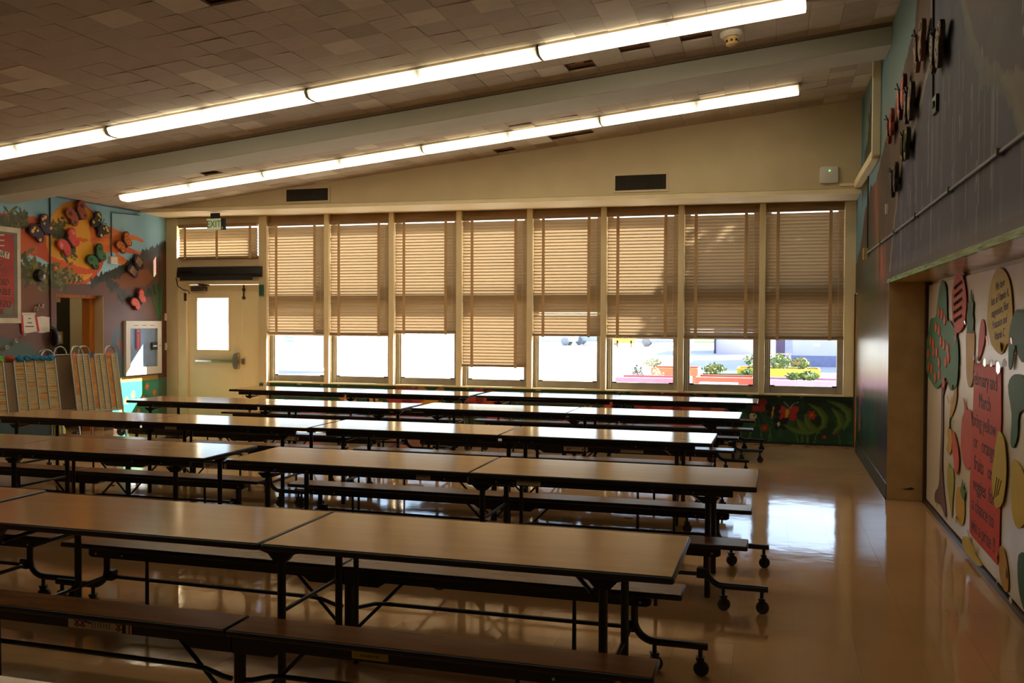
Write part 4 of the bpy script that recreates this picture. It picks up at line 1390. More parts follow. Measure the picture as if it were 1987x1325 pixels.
cv.build('mural_panel', M_muralgloss, rw, lambda u, v: (np.full_like(u, XM), u, v), holes=[(1.9, 9.40, -1, 2.10), (12.88, 13.5, -1, 2.10)], flip=True)
MB().box(XM + .003, XM + .34, 9.402, 12.88, 0, 2.104).build('wall_core', M_cream, rw)
MB().box(XM + .003, XREC + .25, -5, 13.5, 2.104, 5.0).build('header_core', M_cream, rw)
MB().box(XM, XM + .1, -5, 2.0, 2.104, 4.75).build('plain_panel', M_cream, rw)
MB().box(XREC + .02, XREC + .25, -5, 9.5, 0, 2.104).build('recess_core', M_cream, rw)
MB().box(XM - .001, XREC + .02, 9.394, 9.401, .012, 2.103).build('reveal', mat('reveal paint', (190, 158, 108), .35), rw)
MB().box(XM - .001, XREC + .02, -5, 9.40, 2.096, 2.1035).build('soffit', mat('glossy soffit paint', (196, 166, 112), .22, spec=.6), rw)
MB().box(XREC - .035, XREC + .02, 9.34, 9.393, 0, 2.09).build('dark_stop', mat('dark brown stop', (66, 48, 32), .5), rw)
# plaster chip on the reveal
MB().prism(smooth_poly([(-.05, 0), (0, .008), (.03, .02), (.06, .004), (.02, -.006)], 2), 0, -.003, axis=1).build('plaster_scar', M_darkbase, rw, loc=(1.24, 9.393, .115))
hp = MB().box(XM - .022, XM + .0, -5, 9.405, 2.085, 2.125).build('trim_1', mat('peeling green trim', (120, 166, 120), .25, var=.6, scale=5, stretch=(1, .6, 12)))
tag(hp, 'peeling green edge trim along the stage opening', kind='structure')
bs = struct('baseboard_right', 'dark teal cove base below the waterfall mural')
MB().prism([(XM - .014, .0), (XM, .0), (XM, .152), (XM - .006, .152), (XM - .010, .03)], 9.41, 12.88, axis=1).build('cove_strip', M_teal, bs)
MB().box(XREC - .03, XREC + .019, -5, 9.34, 0, .035).build('track', M_darkbase, bs)
# side doorway in the far corner
d3 = struct('door_3', 'narrow cream doorway jamb in the mural corner')
MB().box(XM + .10, XM + .16, 12.88, 13.24, 0, 2.1).build('door_leaf', M_dooor, d3)
MB().box(XM + .006, XM + .10, 13.19, 13.26, 0, 2.1).build('door_jamb', mat('tan jamb paint', (206, 168, 104), .5), d3)

# white framed panel at the top of the mural
t2 = struct('trim_2', 'cream L shaped moulding framing the upper corner of the mural', (XM, 0, 0))
MB().box(-.085, 0, 10.30, 10.385, 3.47, ceil_z(XM) - .02).build('upright', M_creamtrim, t2, bevel=.008)
MB().box(-.085, 0, 10.385, 12.54, 3.44, 3.535).build('rail', M_creamtrim, t2, bevel=.008)

# conduits on the right wall
c1 = thing('conduit', 'long grey conduit crossing the waterfall mural to a small box', 'conduit', (XM, 0, 2.53))
MB().tube([(-.016, 11.5, 0), (-.016, 2.0, .0)], .010, 8).build('pipe', mat('grey painted conduit', (112, 118, 108), .45), c1)
for y in (10.0, 8.9, 7.6, 6.2, 4.9):
    MB().box(-.034, 0, y - .012, y + .012, -.018, .018).build('strap', MATS['grey painted conduit'], c1)
c2 = thing('cable_drop', 'thin dark cable dropping to the box near the window corner', 'cable', (XM, 11.54, 0))
MB().tube([(-.008, 0, 3.44), (-.008, .01, 3.0), (-.008, 0, 2.58)], .008, 6).build('wire', mat('dark brown wire', (50, 36, 26), .5), c2)
j2 = wall_thing('right', 11.54, 2.53, 'junction_box', 'tan box at the end of the long conduit', 'junction box')
MB().box(-.045, .045, -.075, .06, 0, .055).build('case', mat('tan box', (196, 168, 118), .5), j2, bevel=.005)
c3 = thing('cable_drop', 'thin vertical cable on the waterfall ending in a black plate', 'cable', (XM, 6.95, 0))
MB().tube([(-.007, .1, 4.55), (-.007, .04, 3.9), (-.007, 0, 3.23)], .007, 6).build('wire', MATS['dark brown wire'], c3)
j3 = wall_thing('right', 6.83, 3.20, 'wall_plate', 'small black plate at the end of the waterfall cable', 'wall plate')
MB().box(-.08, .08, -.06, .06, 0, .02).build('plate', M_dark, j3, bevel=.004)
MB().box(-.03, .03, -.02, .02, .02, .03).build('socket', M_rubber, j3)
tb = wall_thing('right', 9.62, 2.82, 'wall_hook', 'tiny pale hook on the cliff by the waterfall edge', 'hook')
MB().box(-.025, .025, -.05, .05, 0, .02).build('plate', M_offwhite, tb)

GR_ = 'painted butterflies on the waterfall mural'
butterfly('right', 7.33, 3.73, .62, .1, (110, 70, 52), (150, 118, 70), (96, 66, 40), 'spots', 'tan butterfly cutout at the brown cliff edge beside the thin cable', GR_, .03, .03)
butterfly('right', 6.55, 3.50, .62, -.1, (66, 52, 38), (140, 112, 72), (90, 70, 46), 'flecks', 'tan butterfly cutout out on the waterfall', GR_, .03, .035)
butterfly('right', 8.28, 3.58, .60, .2, (70, 28, 24), (206, 84, 62), (230, 130, 100), 'flecks', 'bright red butterfly cutout high on the brown cliff', GR_, .03, .03)
butterfly('right', 7.82, 3.43, .62, -.1, (52, 40, 30), (126, 98, 60), (90, 66, 42), 'ovals', 'brown butterfly cutout at the lip of the waterfall', GR_, .03, .035)
butterfly('right', 9.05, 3.50, .52, .2, (120, 44, 34), (190, 88, 66), (110, 40, 34), 'ovals', 'small rusty red butterfly cutout low on the brown cliff', GR_, .03, .03)
butterfly('right', 8.0, 3.14, .54, -.1, (46, 44, 30), (136, 130, 54), (90, 84, 40), 'stripes', 'olive green butterfly cutout below the red one', GR_, .03, .035)
butterfly('right', 8.72, 2.96, .54, .1, (26, 20, 20), (40, 30, 30), (80, 60, 44), 'spots', 'nearly black butterfly cutout lowest on the waterfall edge', GR_, .03, .03)

# ================================================================== PAPER WALL IN THE STAGE OPENING
pwall = struct('wall_stage', 'folding stage wall covered in cream butcher paper')
cvp = Canvas(-1.0, 9.33, .045, 2.06, .035)
cvp.fill((212, 196, 172))
cvp.noise_tint((204, 186, 162), .8, 71, .5)
cvp.noise_tint((232, 220, 200), 1.3, 72, .5)
nz_ = (vnoise(cvp.U, cvp.V, 1.6, 73) - .5) * .010
cvp.build('paper_sheet', mat_paint('butcher paper', .38, spec=.4, bump=.2), pwall, lambda u, v: (XREC - .010 + nz_, u, v), flip=True)


def paper(a, z, name, label, cat, group='cut paper decorations on the paper wall', off=.017):
    return wall_thing('right', a, z, name, label, cat, group, off=off, base=XREC)


def cut(parent, pts, rgb, w0=0.0, w1=.004, name='sheet', smooth=True, n=3):
    """outline given as (y offset, z offset) seen on the wall; y runs towards the viewer's left"""
    q = [(-y, z) for y, z in pts]
    return MB().prism(smooth_poly(q, n) if smooth else q, w0, w1).build(name, mat('paper ' + str(rgb), rgb, .6, spec=.3, var=.06, scale=5), parent)


tree = paper(8.5, 0, 'paper_tree', 'big cut paper orange tree with brown trunk', 'paper tree')
cut(tree, [(-.04, 1.25), (.03, 1.25), (.02, .8), (.06, .5), (.10, .3), (.28, .2), (.26, .12), (.0, .15), (-.28, .10), (-.06, .45), (-.08, .8), (-.06, 1.1)], (112, 78, 66), name='trunk')
cut(tree, [(-.06, 1.12), (-.02, 1.05), (-.30, 1.32), (-.34, 1.30)], (112, 78, 66), .001, .0045, name='branch', smooth=False)
crown = cut(tree, [(.20, 1.98), (.05, 2.075), (-.15, 1.99), (-.22, 1.74), (-.35, 1.72), (-.62, 1.62), (-.72, 1.45), (-.66, 1.22), (-.40, 1.16), (-.22, 1.25), (-.04, 1.20), (.25, 1.13), (.5, 1.16), (.78, 1.24), (.95, 1.36), (.86, 1.52), (.72, 1.62), (.62, 1.74), (.36, 1.76), (.28, 1.86)], (72, 118, 82), .004, .008, name='crown')
for (y, z) in ((.16, 1.80), (.02, 1.78), (-.12, 1.73), (.30, 1.67), (.14, 1.64), (.58, 1.54), (.44, 1.52), (.05, 1.55), (-.10, 1.52), (.70, 1.42), (.40, 1.44), (.24, 1.45), (-.28, 1.49), (.12, 1.36), (-.20, 1.38), (-.32, 1.42), (.66, 1.30), (.50, 1.29), (.10, 1.26), (.30, 1.22), (-.12, 1.20)):
    MB().prism(circle(-y, z, .052, .046, 12), .008, .013).build('fruit', mat('paper orange fruit', (216, 96, 52), .6, spec=.3), tree)
ov1 = paper(7.79, 1.86, 'paper_balloon', 'red paper speech balloon with scribbled writing', 'paper balloon', off=.023)
o1 = cut(ov1, [(.29, .05), (.20, .19), (.04, .235), (-.15, .20), (-.28, .06), (-.29, -.05), (-.2, -.18), (-.02, -.23), (.06, -.235), (.12, -.34), (.14, -.22), (.24, -.12)], (200, 84, 60))
for k in range(5):
    zz = .12 - k * .065
    pts = [(-.18 + .03 * i + random.uniform(-.004, .004), zz + .014 * (-1) ** i + .02 * i * .2, .0055) for i in range(12)]
    MB().tube(pts, .004, 4).build('pen_line', M_ink, ov1)
ca = paper(7.36, 1.59, 'paper_carrot', 'long paper carrot with green leaves, tan body', 'paper carrot')
cut(ca, [(.14, .06), (-.12, .06), (-.14, -.1), (-.10, -.3), (.02, -.36), (.12, -.28), (.15, -.1)], (196, 152, 76), name='root')
cut(ca, [(.12, .04), (.10, .12), (.14, .15), (.09, .22), (.10, .27), (.02, .26), (-.02, .36), (-.06, .28), (-.11, .26), (-.09, .18), (-.13, .13), (-.10, .04)], (62, 100, 66), .004, .008, name='leaves', smooth=False)
pe = paper(6.99, 1.60, 'paper_pepper', 'slim pink paper pepper above the red sign', 'paper pepper')
cut(pe, [(.0, .13), (-.08, .11), (-.11, .02), (-.06, -.06), (.04, -.14), (.09, -.16), (.10, -.06), (.06, .06)], (206, 92, 78))
ov2 = paper(6.46, 1.78, 'paper_balloon', 'large yellow paper balloon with handwriting', 'paper balloon', off=.018)
cut(ov2, [(.36, -.04), (.28, .17), (.12, .27), (-.06, .27), (-.24, .18), (-.32, .02), (-.34, -.14), (-.44, -.24), (-.36, -.26), (-.22, -.20), (-.1, -.26), (.02, -.27), (.20, -.22), (.30, -.14)], (206, 172, 62))
for k, (tx, dy) in enumerate((('We have', .17), ('lots of Vitamin A,', .09), ('magnesium, fiber', .01), ('Potassium and', -.07), ('Vitamin C', -.15))):
    text(tx, .078, ov2, (.0, dy, .0045), M_ink, ext=.0006, rotz=.12, shear=.2, sx=.86)
gv = paper(5.98, 1.66, 'paper_leaf', 'dark green paper leaf shape at the edge of the yellow balloon', 'paper leaf', off=.024)
cut(gv, [(.20, -.02), (.08, .11), (-.1, .12), (-.3, .05), (-.3, -.14), (-.1, -.18), (.06, -.1), (.12, -.22), (.20, -.22)], (58, 96, 66))
gp = paper(6.0, 1.2, 'paper_pear', 'green curled paper stalk beside the red sign', 'paper stalk')
cut(gp, [(.22, .12), (.06, .20), (-.2, .18), (-.3, .04), (-.06, -.02), (-.02, -.16), (.06, -.24), (.14, -.22), (.12, -.05)], (58, 100, 70))
ps = paper(6.84, .82, 'paper_sign', 'tall red paper sign about bringing fruits for a prize', 'sign', off=.018)
cut(ps, [(.36, .60), (-.02, .605), (-.30, .61), (-.44, .60), (-.46, .3), (-.45, 0), (-.47, -.3), (-.46, -.60), (-.42, -.66), (0, -.655), (.30, -.65), (.44, -.64), (.46, -.3), (.42, 0), (.38, .3)], (208, 72, 52), smooth=False, name='sheet')
for k, (tx, sx_) in enumerate((('February and', .98), ('March', 1.0), ('bring yellow', 1.0), ('or   orange', 1.0), ('fruits   or', 1.0), ('veggies  for', 1.0), ('a chance to', 1.0), ('win a prize !!', .98))):
    text(tx, .145, ps, (-.03 + .02 * (k % 2), .49 - k * .150, .0048), M_ink, ext=.0006, sx=sx_)
ya = paper(6.40, .77, 'paper_bananas', 'yellow paper bananas overlapping the red sign', 'paper fruit', off=.024)
cut(ya, [(.0, .25), (-.14, .20), (-.20, .02), (-.12, -.18), (.05, -.25), (.12, -.2), (.18, -.08), (.12, .08), (.06, .2)], (200, 168, 60))
for k in range(3):
    MB().tube([(-.10 + k * .05, -.20 + k * .02, .0045), (-.06 + k * .05, -.11, .0045), (-.03 + k * .06, -.05, .0045)], .003, 4).build('pen_line', M_ink, ya)
yb = paper(8.0, 1.07, 'paper_banana', 'thin ochre paper banana right of the tree trunk', 'paper fruit')
cut(yb, [(-.12, .15), (-.15, .05), (-.05, -.06), (.10, -.14), (.13, -.12), (.04, 0)], (190, 146, 56))
yc = paper(8.06, .76, 'paper_mango', 'folded yellow paper fruit low beside the trunk', 'paper fruit')
cut(yc, [(.18, .04), (.10, .10), (.0, .08), (-.05, .0), (.0, -.10), (.1, -.13), (.2, -.1), (.12, -.02)], (200, 150, 56))
MB().tube([(.0, .09, .01), (.02, .15, .014), (.03, .18, .012)], .008, 6).build('stalk', MATS['paper (62, 100, 66)'], yc)
yd = paper(7.86, .70, 'paper_chili', 'folded orange paper fruit next to the yellow one', 'paper fruit', off=.022)
cut(yd, [(.12, .14), (-.02, .10), (-.14, .0), (-.16, -.10), (-.08, -.18), (.02, -.12), (.10, .0)], (212, 88, 52))
pk = paper(7.44, .86, 'paper_squash', 'tall coral paper squash at the edge of the red sign', 'paper fruit')
cut(pk, [(.14, .28), (.02, .20), (-.14, .20), (-.20, .0), (-.18, -.18), (.0, -.24), (.16, -.18), (.22, -.05), (.18, .12), (.10, .18)], (206, 88, 72))
co = paper(8.08, .36, 'paper_corn', 'green and yellow paper corn near the floor', 'paper vegetable')
cut(co, [(.12, .12), (.06, .20), (-.02, .17), (-.12, .18), (-.17, .08), (-.12, -.08), (-.10, -.22), (.0, -.12), (.10, .0)], (170, 160, 64))
pi = paper(7.66, .32, 'paper_pineapple', 'yellow paper pineapple with green leaves near the floor', 'paper fruit')
cut(pi, [(.14, .08), (.0, .12), (-.14, .08), (-.18, -.04), (-.12, -.14), (.04, -.16), (.16, -.08)], (206, 160, 58), name='fruit')
cut(pi, [(-.02, .10), (-.10, .20), (-.16, .12), (-.22, .16), (-.18, .05), (-.10, .06)], (96, 122, 56), .004, .007, name='leaves', smooth=False)
by_ = paper(6.0, .70, 'paper_lemon', 'yellow paper fruit at the picture edge beside the bananas', 'paper fruit')
cut(by_, [(.10, .16), (-.06, .18), (-.22, .1), (-.24, -.1), (-.06, -.2), (.08, -.12)], (206, 170, 60))
br2 = paper(6.26, .08, 'paper_yam', 'tan paper yam under the corner of the red sign', 'paper vegetable')
cut(br2, [(.12, .20), (.0, .22), (-.10, .12), (-.12, .0), (-.04, -.03), (.06, .0), (.12, .08)], (190, 142, 70))
cr2 = paper(7.2, .06, 'paper_scrap', 'crumpled yellow scrap peeling off at the floor edge', 'paper scrap', off=.018)
cut(cr2, [(.16, .07), (.02, .06), (-.14, .01), (-.34, -.02), (-.1, -.03), (.1, -.03), (.2, .0)], (206, 176, 96), 0, .03)
gw = paper(5.75, .2, 'paper_cucumber', 'green paper vegetable low at the picture edge', 'paper vegetable')
cut(gw, [(.16, .15), (-.1, .2), (-.3, .1), (-.3, -.1), (-.05, -.15), (.14, -.05)], (52, 96, 66))
TAPE_AT = ['at the top left corner of the red sign', 'on the top edge of the red sign, second along', 'on the top edge of the red sign, third along', 'at the top right corner of the red sign',
           'between the carrot tip and the red sign', 'under the tip of the pink pepper', 'at the foot of the yellow balloon', 'on the tail of the yellow balloon', 'on the green leaf below the yellow balloon',
           'at the bottom left corner of the red sign', 'on the bottom edge of the red sign', 'at the bottom right corner of the red sign', 'over the top of the tan yam', 'under the tan yam',
           'at the foot of the paper pineapple', 'at the left foot of the tree trunk', 'at the right foot of the tree trunk', 'near the floor by the green vegetable', 'on the branch below the tree crown',
           'at the tip of the thin ochre banana', 'at the right edge of the red balloon', 'at the foot of the red balloon', 'above the curled green stalk', 'below the tip of the carrot']
k = 0
for (y, z, w, h) in ((7.08, 1.44, .06, .05), (6.82, 1.44, .05, .05), (6.62, 1.44, .05, .045), (6.44, 1.42, .07, .07), (7.18, 1.46, .06, .045), (6.76, 1.585, .04, .06), (6.38, 1.56, .05, .055), (6.11, 1.60, .04, .04), (6.02, 1.55, .05, .05),
                     (7.27, .17, .05, .06), (7.06, .12, .05, .05), (6.40, .22, .05, .05), (6.18, .17, .04, .06), (6.38, .06, .05, .05), (7.74, .18, .045, .05), (8.62, .13, .04, .04), (8.27, .1, .04, .04), (6.03, .05, .05, .04),
                     (8.16, 1.08, .03, .06), (7.98, 1.19, .03, .04), (7.52, 1.71, .035, .03), (7.88, 1.585, .03, .03), (6.27, 1.46, .05, .05), (7.66, 1.38, .03, .05)):
    tpc = paper(y, z, 'tape_piece', 'shiny clear tape piece ' + TAPE_AT[k], 'tape', group='tape pieces on the paper wall', off=.0)
    tpc.location.x = XREC - .029
    k += 1
    q = [(-w, -h * .6), (-w * .2, -h), (w * .8, -h * .8), (w, h * .3), (w * .3, h), (-w * .9, h * .7)]
    q = [(a * random.uniform(.45, .65), b * random.uniform(.45, .65)) for a, b in q]
    MB().prism(q, 0, .0025).build('strip', M_tapeclear, tpc)
    tpc.rotation_euler = (ROT['right'].to_matrix() @ Euler((random.uniform(-.25, .25), random.uniform(-.35, .15), 0)).to_matrix()).to_euler()

# ================================================================== REST OF THE SHELL
wf = MB().box(-10.2, 2.4, -5.2, -5.0, 0, 5).build('wall_front', M_cream)
tag(wf, 'plain cream wall behind the viewer', kind='structure')

# ================================================================== LIGHT FIXTURES
FIX_L = 2.36


def fixture(X, Y, L, warm, label, grp):
    t = thing('fluorescent_fixture', label, 'ceiling light', (X, Y, ceil_z(X) - .022), (0, -CANG, 0), grp)
    h = L / 2
    MB().box(-h, h, -.10, .10, -.035, 0).build('housing', mat('fixture brown grey', (150, 132, 100), .5), t)
    pr = [(-.125, -.03), (.125, -.03), (.13, -.05), (.105, -.095), (.06, -.108), (-.06, -.108), (-.105, -.095), (-.13, -.05)]
    MB().prism(pr, -h + .006, h - .006, axis=0).build('lens', (M_lampc, M_lampw, M_lampfill)[warm], t)
    for sg in (-1, 1):
        MB().prism([(a * .97, b * .97) for a, b in pr], sg * (h - .006), sg * (h - .001), axis=0).build('end_cap', M_white, t)
    return t


for k, (X, wm_) in enumerate(((-8.06, 1), (-5.68, 0), (-3.31, 1), (-.945, 0))):
    fixture(X, 8.28, FIX_L, wm_, ['lowest', 'second lowest', 'second highest', 'highest'][k] + ' lit fluorescent fixture in the row before the beam', 'fluorescent row before the beam')
for k, X in enumerate((-7.99, -5.64, -3.285, -.93)):
    fixture(X, 11.27, FIX_L, 1, ['lowest', 'second lowest', 'second highest', 'highest'][k] + ' lit fluorescent fixture in the row beyond the beam', 'fluorescent row beyond the beam')
for k, X in enumerate((-5.64, -3.285, -.93)):  # unseen row of fixtures, added to brighten the foreground
    fixture(X, 2.30, FIX_L, 2, ['lowest', 'middle', 'highest'][k] + ' lit fluorescent fixture in the added fill row overhead behind the view', 'added fill row overhead')
sd = thing('smoke_detector', 'cream smoke detector on the ceiling before the beam', 'detector', (-.42, 8.85, ceil_z(-.42) - .02), (0, -CANG, 0))
MB().lathe([(.10, 0), (.105, -.03), (.085, -.05)], n=24).build('base', M_offwhite, sd, smooth=True)
hd_ = MB().lathe([(.06, -.05), (.065, -.075), (.055, -.12), (.03, -.135)], n=20).build('head', mat('yellowed plastic', (196, 160, 90), .5), sd, smooth=True)
for k in range(8):
    a = k * PI / 4
    MB().obox((.061 * math.cos(a), .061 * math.sin(a), -.092), (math.cos(a), math.sin(a), 0), (-math.sin(a), math.cos(a), 0), (0, 0, 1), .004, .012, .010).build('chamber_slot', M_dark, hd_)

# ================================================================== CAFETERIA TABLES
TL, TW = 1.829, .36


def slab(u0, u1, v0, v1, z0, z1, name, parent, top_m, bev, zc=None):
    """laminate slab: rounded dark edge, laminate top face set in it"""
    mb = MB().box(u0, u1, v0, v1, z0, z1)
    o = mb.build(name, M_edge, parent, bevel=bev, seg=3, smooth=True)
    e = bev * .9
    MB().box(u0 + e, u1 - e, v0 + e, v1 - e, z1 - .004, z1 + .0006).build('laminate', top_m, o)
    return o


def table_unit(apron, flare):
    t = thing('cafeteria_table', 'x', 'table')
    for s in (-1, 1):
        a, b = (.004, TL) if s > 0 else (-TL, -.004)
        slab(a, b, -TW, TW, .678, .71, 'table_top', t, M_lam, .012 if flare else .008)
        if apron:
            for v in (-.315, .315):
                aa, bb_ = (.02, TL - .14) if s > 0 else (-TL + .14, -.02)
                MB().box(aa, bb_, v - .016, v + .016, .634, .678).build('apron', M_black, t, bevel=.006)
                for q in (.18, .30, 1.2, 1.45):
                    MB().lathe([(.006, 0), (.005, .004)], n=8).build('bolt', M_steel, t, loc=(s * q, v + (-.016 if v < 0 else .016),   .654), rot=(PI / 2 if v < 0 else -PI / 2, 0, 0))
        for sv in (-1, 1):
            v0, v1 = (.417, .623) if sv > 0 else (-.623, -.417)
            a2, b2 = (.004, 1.785) if s > 0 else (-1.785, -.004)
            slab(a2, b2, v0, v1, .382, .41, 'bench_seat', t, M_bench, .009)
            vc = sv * .52
            a3, b3 = (.0035, 1.63) if s > 0 else (-1.63, -.0035)
            pts = [(a3, .382), (b3, .382), (b3, .325), (a3, .325)]
            if s > 0:
                pts = [(.0035, .382), (1.63, .382), (1.63, .335), (1.61, .325), (.24, .325), (.20, .298), (.0035, .298)]
            else:
                pts = [(-.0035, .382), (-1.63, .382), (-1.63, .335), (-1.61, .325), (-.24, .325), (-.20, .298), (-.0035, .298)]
            MB().prism(pts, vc - .05, vc + .05, axis=1).build('bench_rail', M_black, t)
            for q in (1.40, 1.58):
                MB().lathe([(.007, 0), (.006, .004)], n=8).build('bolt', M_steel, t, loc=(s * q, vc + sv * .05, .345), rot=(-PI / 2 * sv, 0, 0))
                MB().lathe([(.007, 0), (.006, .004)], n=8).build('bolt', M_steel, t, loc=(s * q, vc - sv * .05, .345), rot=(PI / 2 * sv, 0, 0))
            # curved end post running out to its casters
            cpts = [(s * 1.546, vc, .325), (s * 1.546, vc, .25)]
            for k in range(1, 8):
                an = k / 8 * PI / 2
                cpts.append((s * (1.546 + .10 * (1 - math.cos(an))), vc, .245 - .10 * math.sin(an)))
            cpts += [(s * 1.66, vc, .145), (s * 1.90, vc, .145)]
            MB().tube(cpts, .0185, 10).build('end_post', M_black, t, smooth=True)
            MB().box(s * 1.52 - .03, s * 1.52 + .03, vc - .026, vc + .026, .185, .245).build('post_clamp', M_black, t, bevel=.006)
            for (cu_, yaw_) in ((1.645, .4), (1.865, 0.0)):
                cs = MB().tube([(0, 0, .14), (0, 0, .085)], .011, 8)
                cs.prism([(-.018, .09), (.018, .09), (.012, .034), (-.008, .034)], -.018, -.014, axis=1).prism([(-.018, .09), (.018, .09), (.012, .034), (-.008, .034)], .014, .018, axis=1)
                cs.box(-.02, .02, -.019, .019, .083, .092)
                c = cs.build('caster', M_black, t, loc=(s * cu_, vc, 0), rot=(0, 0, yaw_))
                MB().lathe([(.012, -.013), (.034, -.013), (.0375, -.008), (.0375, .008), (.034, .013), (.012, .013)], (.004, 0, .0378), axis=1, n=18).build('wheel', M_rubber, c, smooth=True)
            # low stretcher, braces, slim glide leg
            MB().tube([(s * .03, vc, .165), (s * .07, vc, .17), (s * .16, vc, .195), (s * .22, vc, .20), (s * 1.53, vc, .205)], .0115, 8).build('stretcher', M_black, t)
            MB().tube([(s * .03, vc + .022, .03), (s * .33, vc + .022, .33)], .0095, 8).build('brace', M_black, t)
            MB().tube([(s * 1.25, vc - .025, .0), (s * 1.25, vc - .025, .20), (s * 1.25, vc - .025, .33)], .012, 8, r1=.009).build('glide_leg', M_black, t)
    for sv in (-1, 1):
        MB().lathe([(.03, .0), (.03, .012), (.025, .016), (.025, .30)], (.01, sv * .52, 0), n=14).build('bench_leg', M_black, t, smooth=True)
    for u in (.07, 1.536, -1.536):
        for sv in (-1, 1):
            lg = MB().tube([(u, sv * .28, 0), (u, sv * .28, .678)], .019, 10).build('table_leg', M_black, t, smooth=True)
            if flare:
                MB().prism([(u - .15, .678), (u + .15, .678), (u + .06, .655), (u + .028, .62), (u - .028, .62), (u - .06, .655)], sv * .28 - .02, sv * .28 + .02, axis=1).build('bracket', M_black, lg)
            else:
                MB().prism([(u - .07, .62), (u + .07, .62), (u + .03, .585), (u - .03, .585)], sv * .28 - .02, sv * .28 + .02, axis=1).build('bracket', M_black, lg)
        if abs(u) < .5:
            MB().tube([(u, -.28, .39), (u, .28, .39)], .010, 8).build('crossbar', M_black, t)
            MB().tube([(u + .135, .2, 0.0), (u + .135, .2, .678)], .014, 8).build('glide_leg', M_black, t)
        else:
            s = 1 if u > 0 else -1
            MB().tube([(s * 1.53, -.52, .21), (s * 1.53, .52, .21)], .012, 8).build('crossbar', M_black, t)
            MB().tube([(s * 1.49, -.28, .60), (s * 1.36, -.1, .645), (s * 1.36, .1, .645), (s * 1.49, .28, .60)], .010, 8).build('lift_handle', M_steel if apron else M_black, t)
    return t


UA = table_unit(False, True)
UB = table_unit(True, False)
KIDS = {}
for o in list(COL.objects):
    if o.parent:
        KIDS.setdefault(o.parent.name, []).append(o)
UNITS = [
    ('A', -2.192, 3.913, -.001, 'dark edged folding table with benches, frontmost whole one'),
    ('A', -5.895, 3.975, 0, 'dark edged folding table left of the frontmost whole one, mostly cut off'),
    ('A', -2.35, 1.672, 0, 'folding table below the frame, only its back edge showing at the bottom'),
    ('B', -1.920, 6.008, .0, 'folding table in second row, its free end by the bright floor'),
    ('B', -5.765, 6.012, .004, 'folding table in second row, on the card rack side of the gap'),
    ('B', -2.309, 7.964, -.002, 'folding table in third row, its free end by the aisle'),
    ('B', -5.985, 7.90, .008, 'folding table in third row, in front of the card racks'),
    ('B', -2.163, 10.037, -.006, 'folding table in fourth row, nearer the aisle'),
    ('B', -5.895, 9.881, .006, 'folding table in fourth row, nearer the exit door'),
    ('B', -2.018, 11.967, -.002, 'folding table against the window dado, nearer the aisle'),
    ('B', -5.75, 11.87, .0, 'folding table against the window dado, nearer the exit door'),
]
first = {'A': UA, 'B': UB}
used = set()
units = []
for (kd, x, y, r, lb) in UNITS:
    u = first[kd] if kd not in used else copy_tree(first[kd])
    used.add(kd)
    u.location = (x, y, 0)
    u.rotation_euler = (0, 0, r)
    u['label'] = lb
    u['group'] = 'folding cafeteria tables with attached benches'
    units.append(u)
KIDS = None


def sticker(unit, u, v, z, w, h, kind):
    o = MB().box(-w / 2, w / 2, -.0012, .0, -h / 2, h / 2).build('safety_sticker', mat('sticker ' + kind, {'white': (216, 210, 206), 'yellow': (190, 176, 66), 'cream': (196, 180, 140)}[kind], .35), unit, loc=(u, v, z))
    if kind == 'white':
        mr = mat('sticker red', (150, 36, 44), .5)
        for q in (-.36, -.27, .30):
            for a in (.8, -.8):
                MB().obox((q * w, -.0016, 0), (math.cos(a), 0, math.sin(a)), (0, 1, 0), (-math.sin(a), 0, math.cos(a)), h * .42, .0004, h * .07).build('red_cross', mr, o)
            MB().prism(circle(q * w, -h * .3, h * .10, n=8), -.0012, -.0022, axis=1).build('figure_head', M_ink, o)
        MB().obox((-.19 * w, -.0016, h * .12), (1, 0, -.2), (0, 1, 0), (.2, 0, 1), h * .36, .0004, h * .07).build('figure', M_ink, o)
        for k in range(7):
            MB().box((-.12 + k * .045) * w, (-.105 + k * .045) * w, -.0018, -.0012, -h * .36, h * .36).build('print_line', mat('sticker grey', (120, 116, 112), .5), o)
        MB().box(.355 * w, .41 * w, -.0018, -.0012, -h * .5, h * .5).build('dark_band', M_ink, o)
        MB().box(.455 * w, .475 * w, -.0018, -.0012, -h * .5, h * .5).build('red_band', mr, o)
    elif kind == 'yellow':
        text('4342 8-62R-W 3027', h * .55, o, (0, -.0015, .0), M_ink, ext=.0003, sx=.62).rotation_euler = (PI / 2, 0, 0)
    else:
        for k in range(3):
            MB().box(-w * .44, w * .40, -.0018, -.0012, -h * .3 + k * h * .26, -h * .2 + k * h * .26).build('print_line', MATS['sticker grey'] if 'sticker grey' in MATS else M_rubber, o)
    return o


sticker(units[0], -.665, -.5705, .352, .335, .050, 'white')
sticker(units[0], .64, -.5705, .350, .16, .030, 'yellow')
sticker(units[3], .40, -.3315, .656, .16, .028, 'cream')
sticker(units[3], -.33, -.3315, .656, .10, .028, 'cream')
sticker(units[5], -.42, -.5705, .352, .24, .042, 'white')
sticker(units[5], .98, -.5705, .352, .26, .045, 'white')
sticker(units[6], 1.0, -.5705, .352, .24, .045, 'white')
sticker(units[6], .35, -.3315, .656, .13, .028, 'cream')
sticker(units[7], .15, -.5705, .352, .26, .045, 'white')
sticker(units[7], .75, -.5705, .352, .24, .03, 'cream')
sticker(units[8], .55, -.5705, .352, .24, .04, 'white')

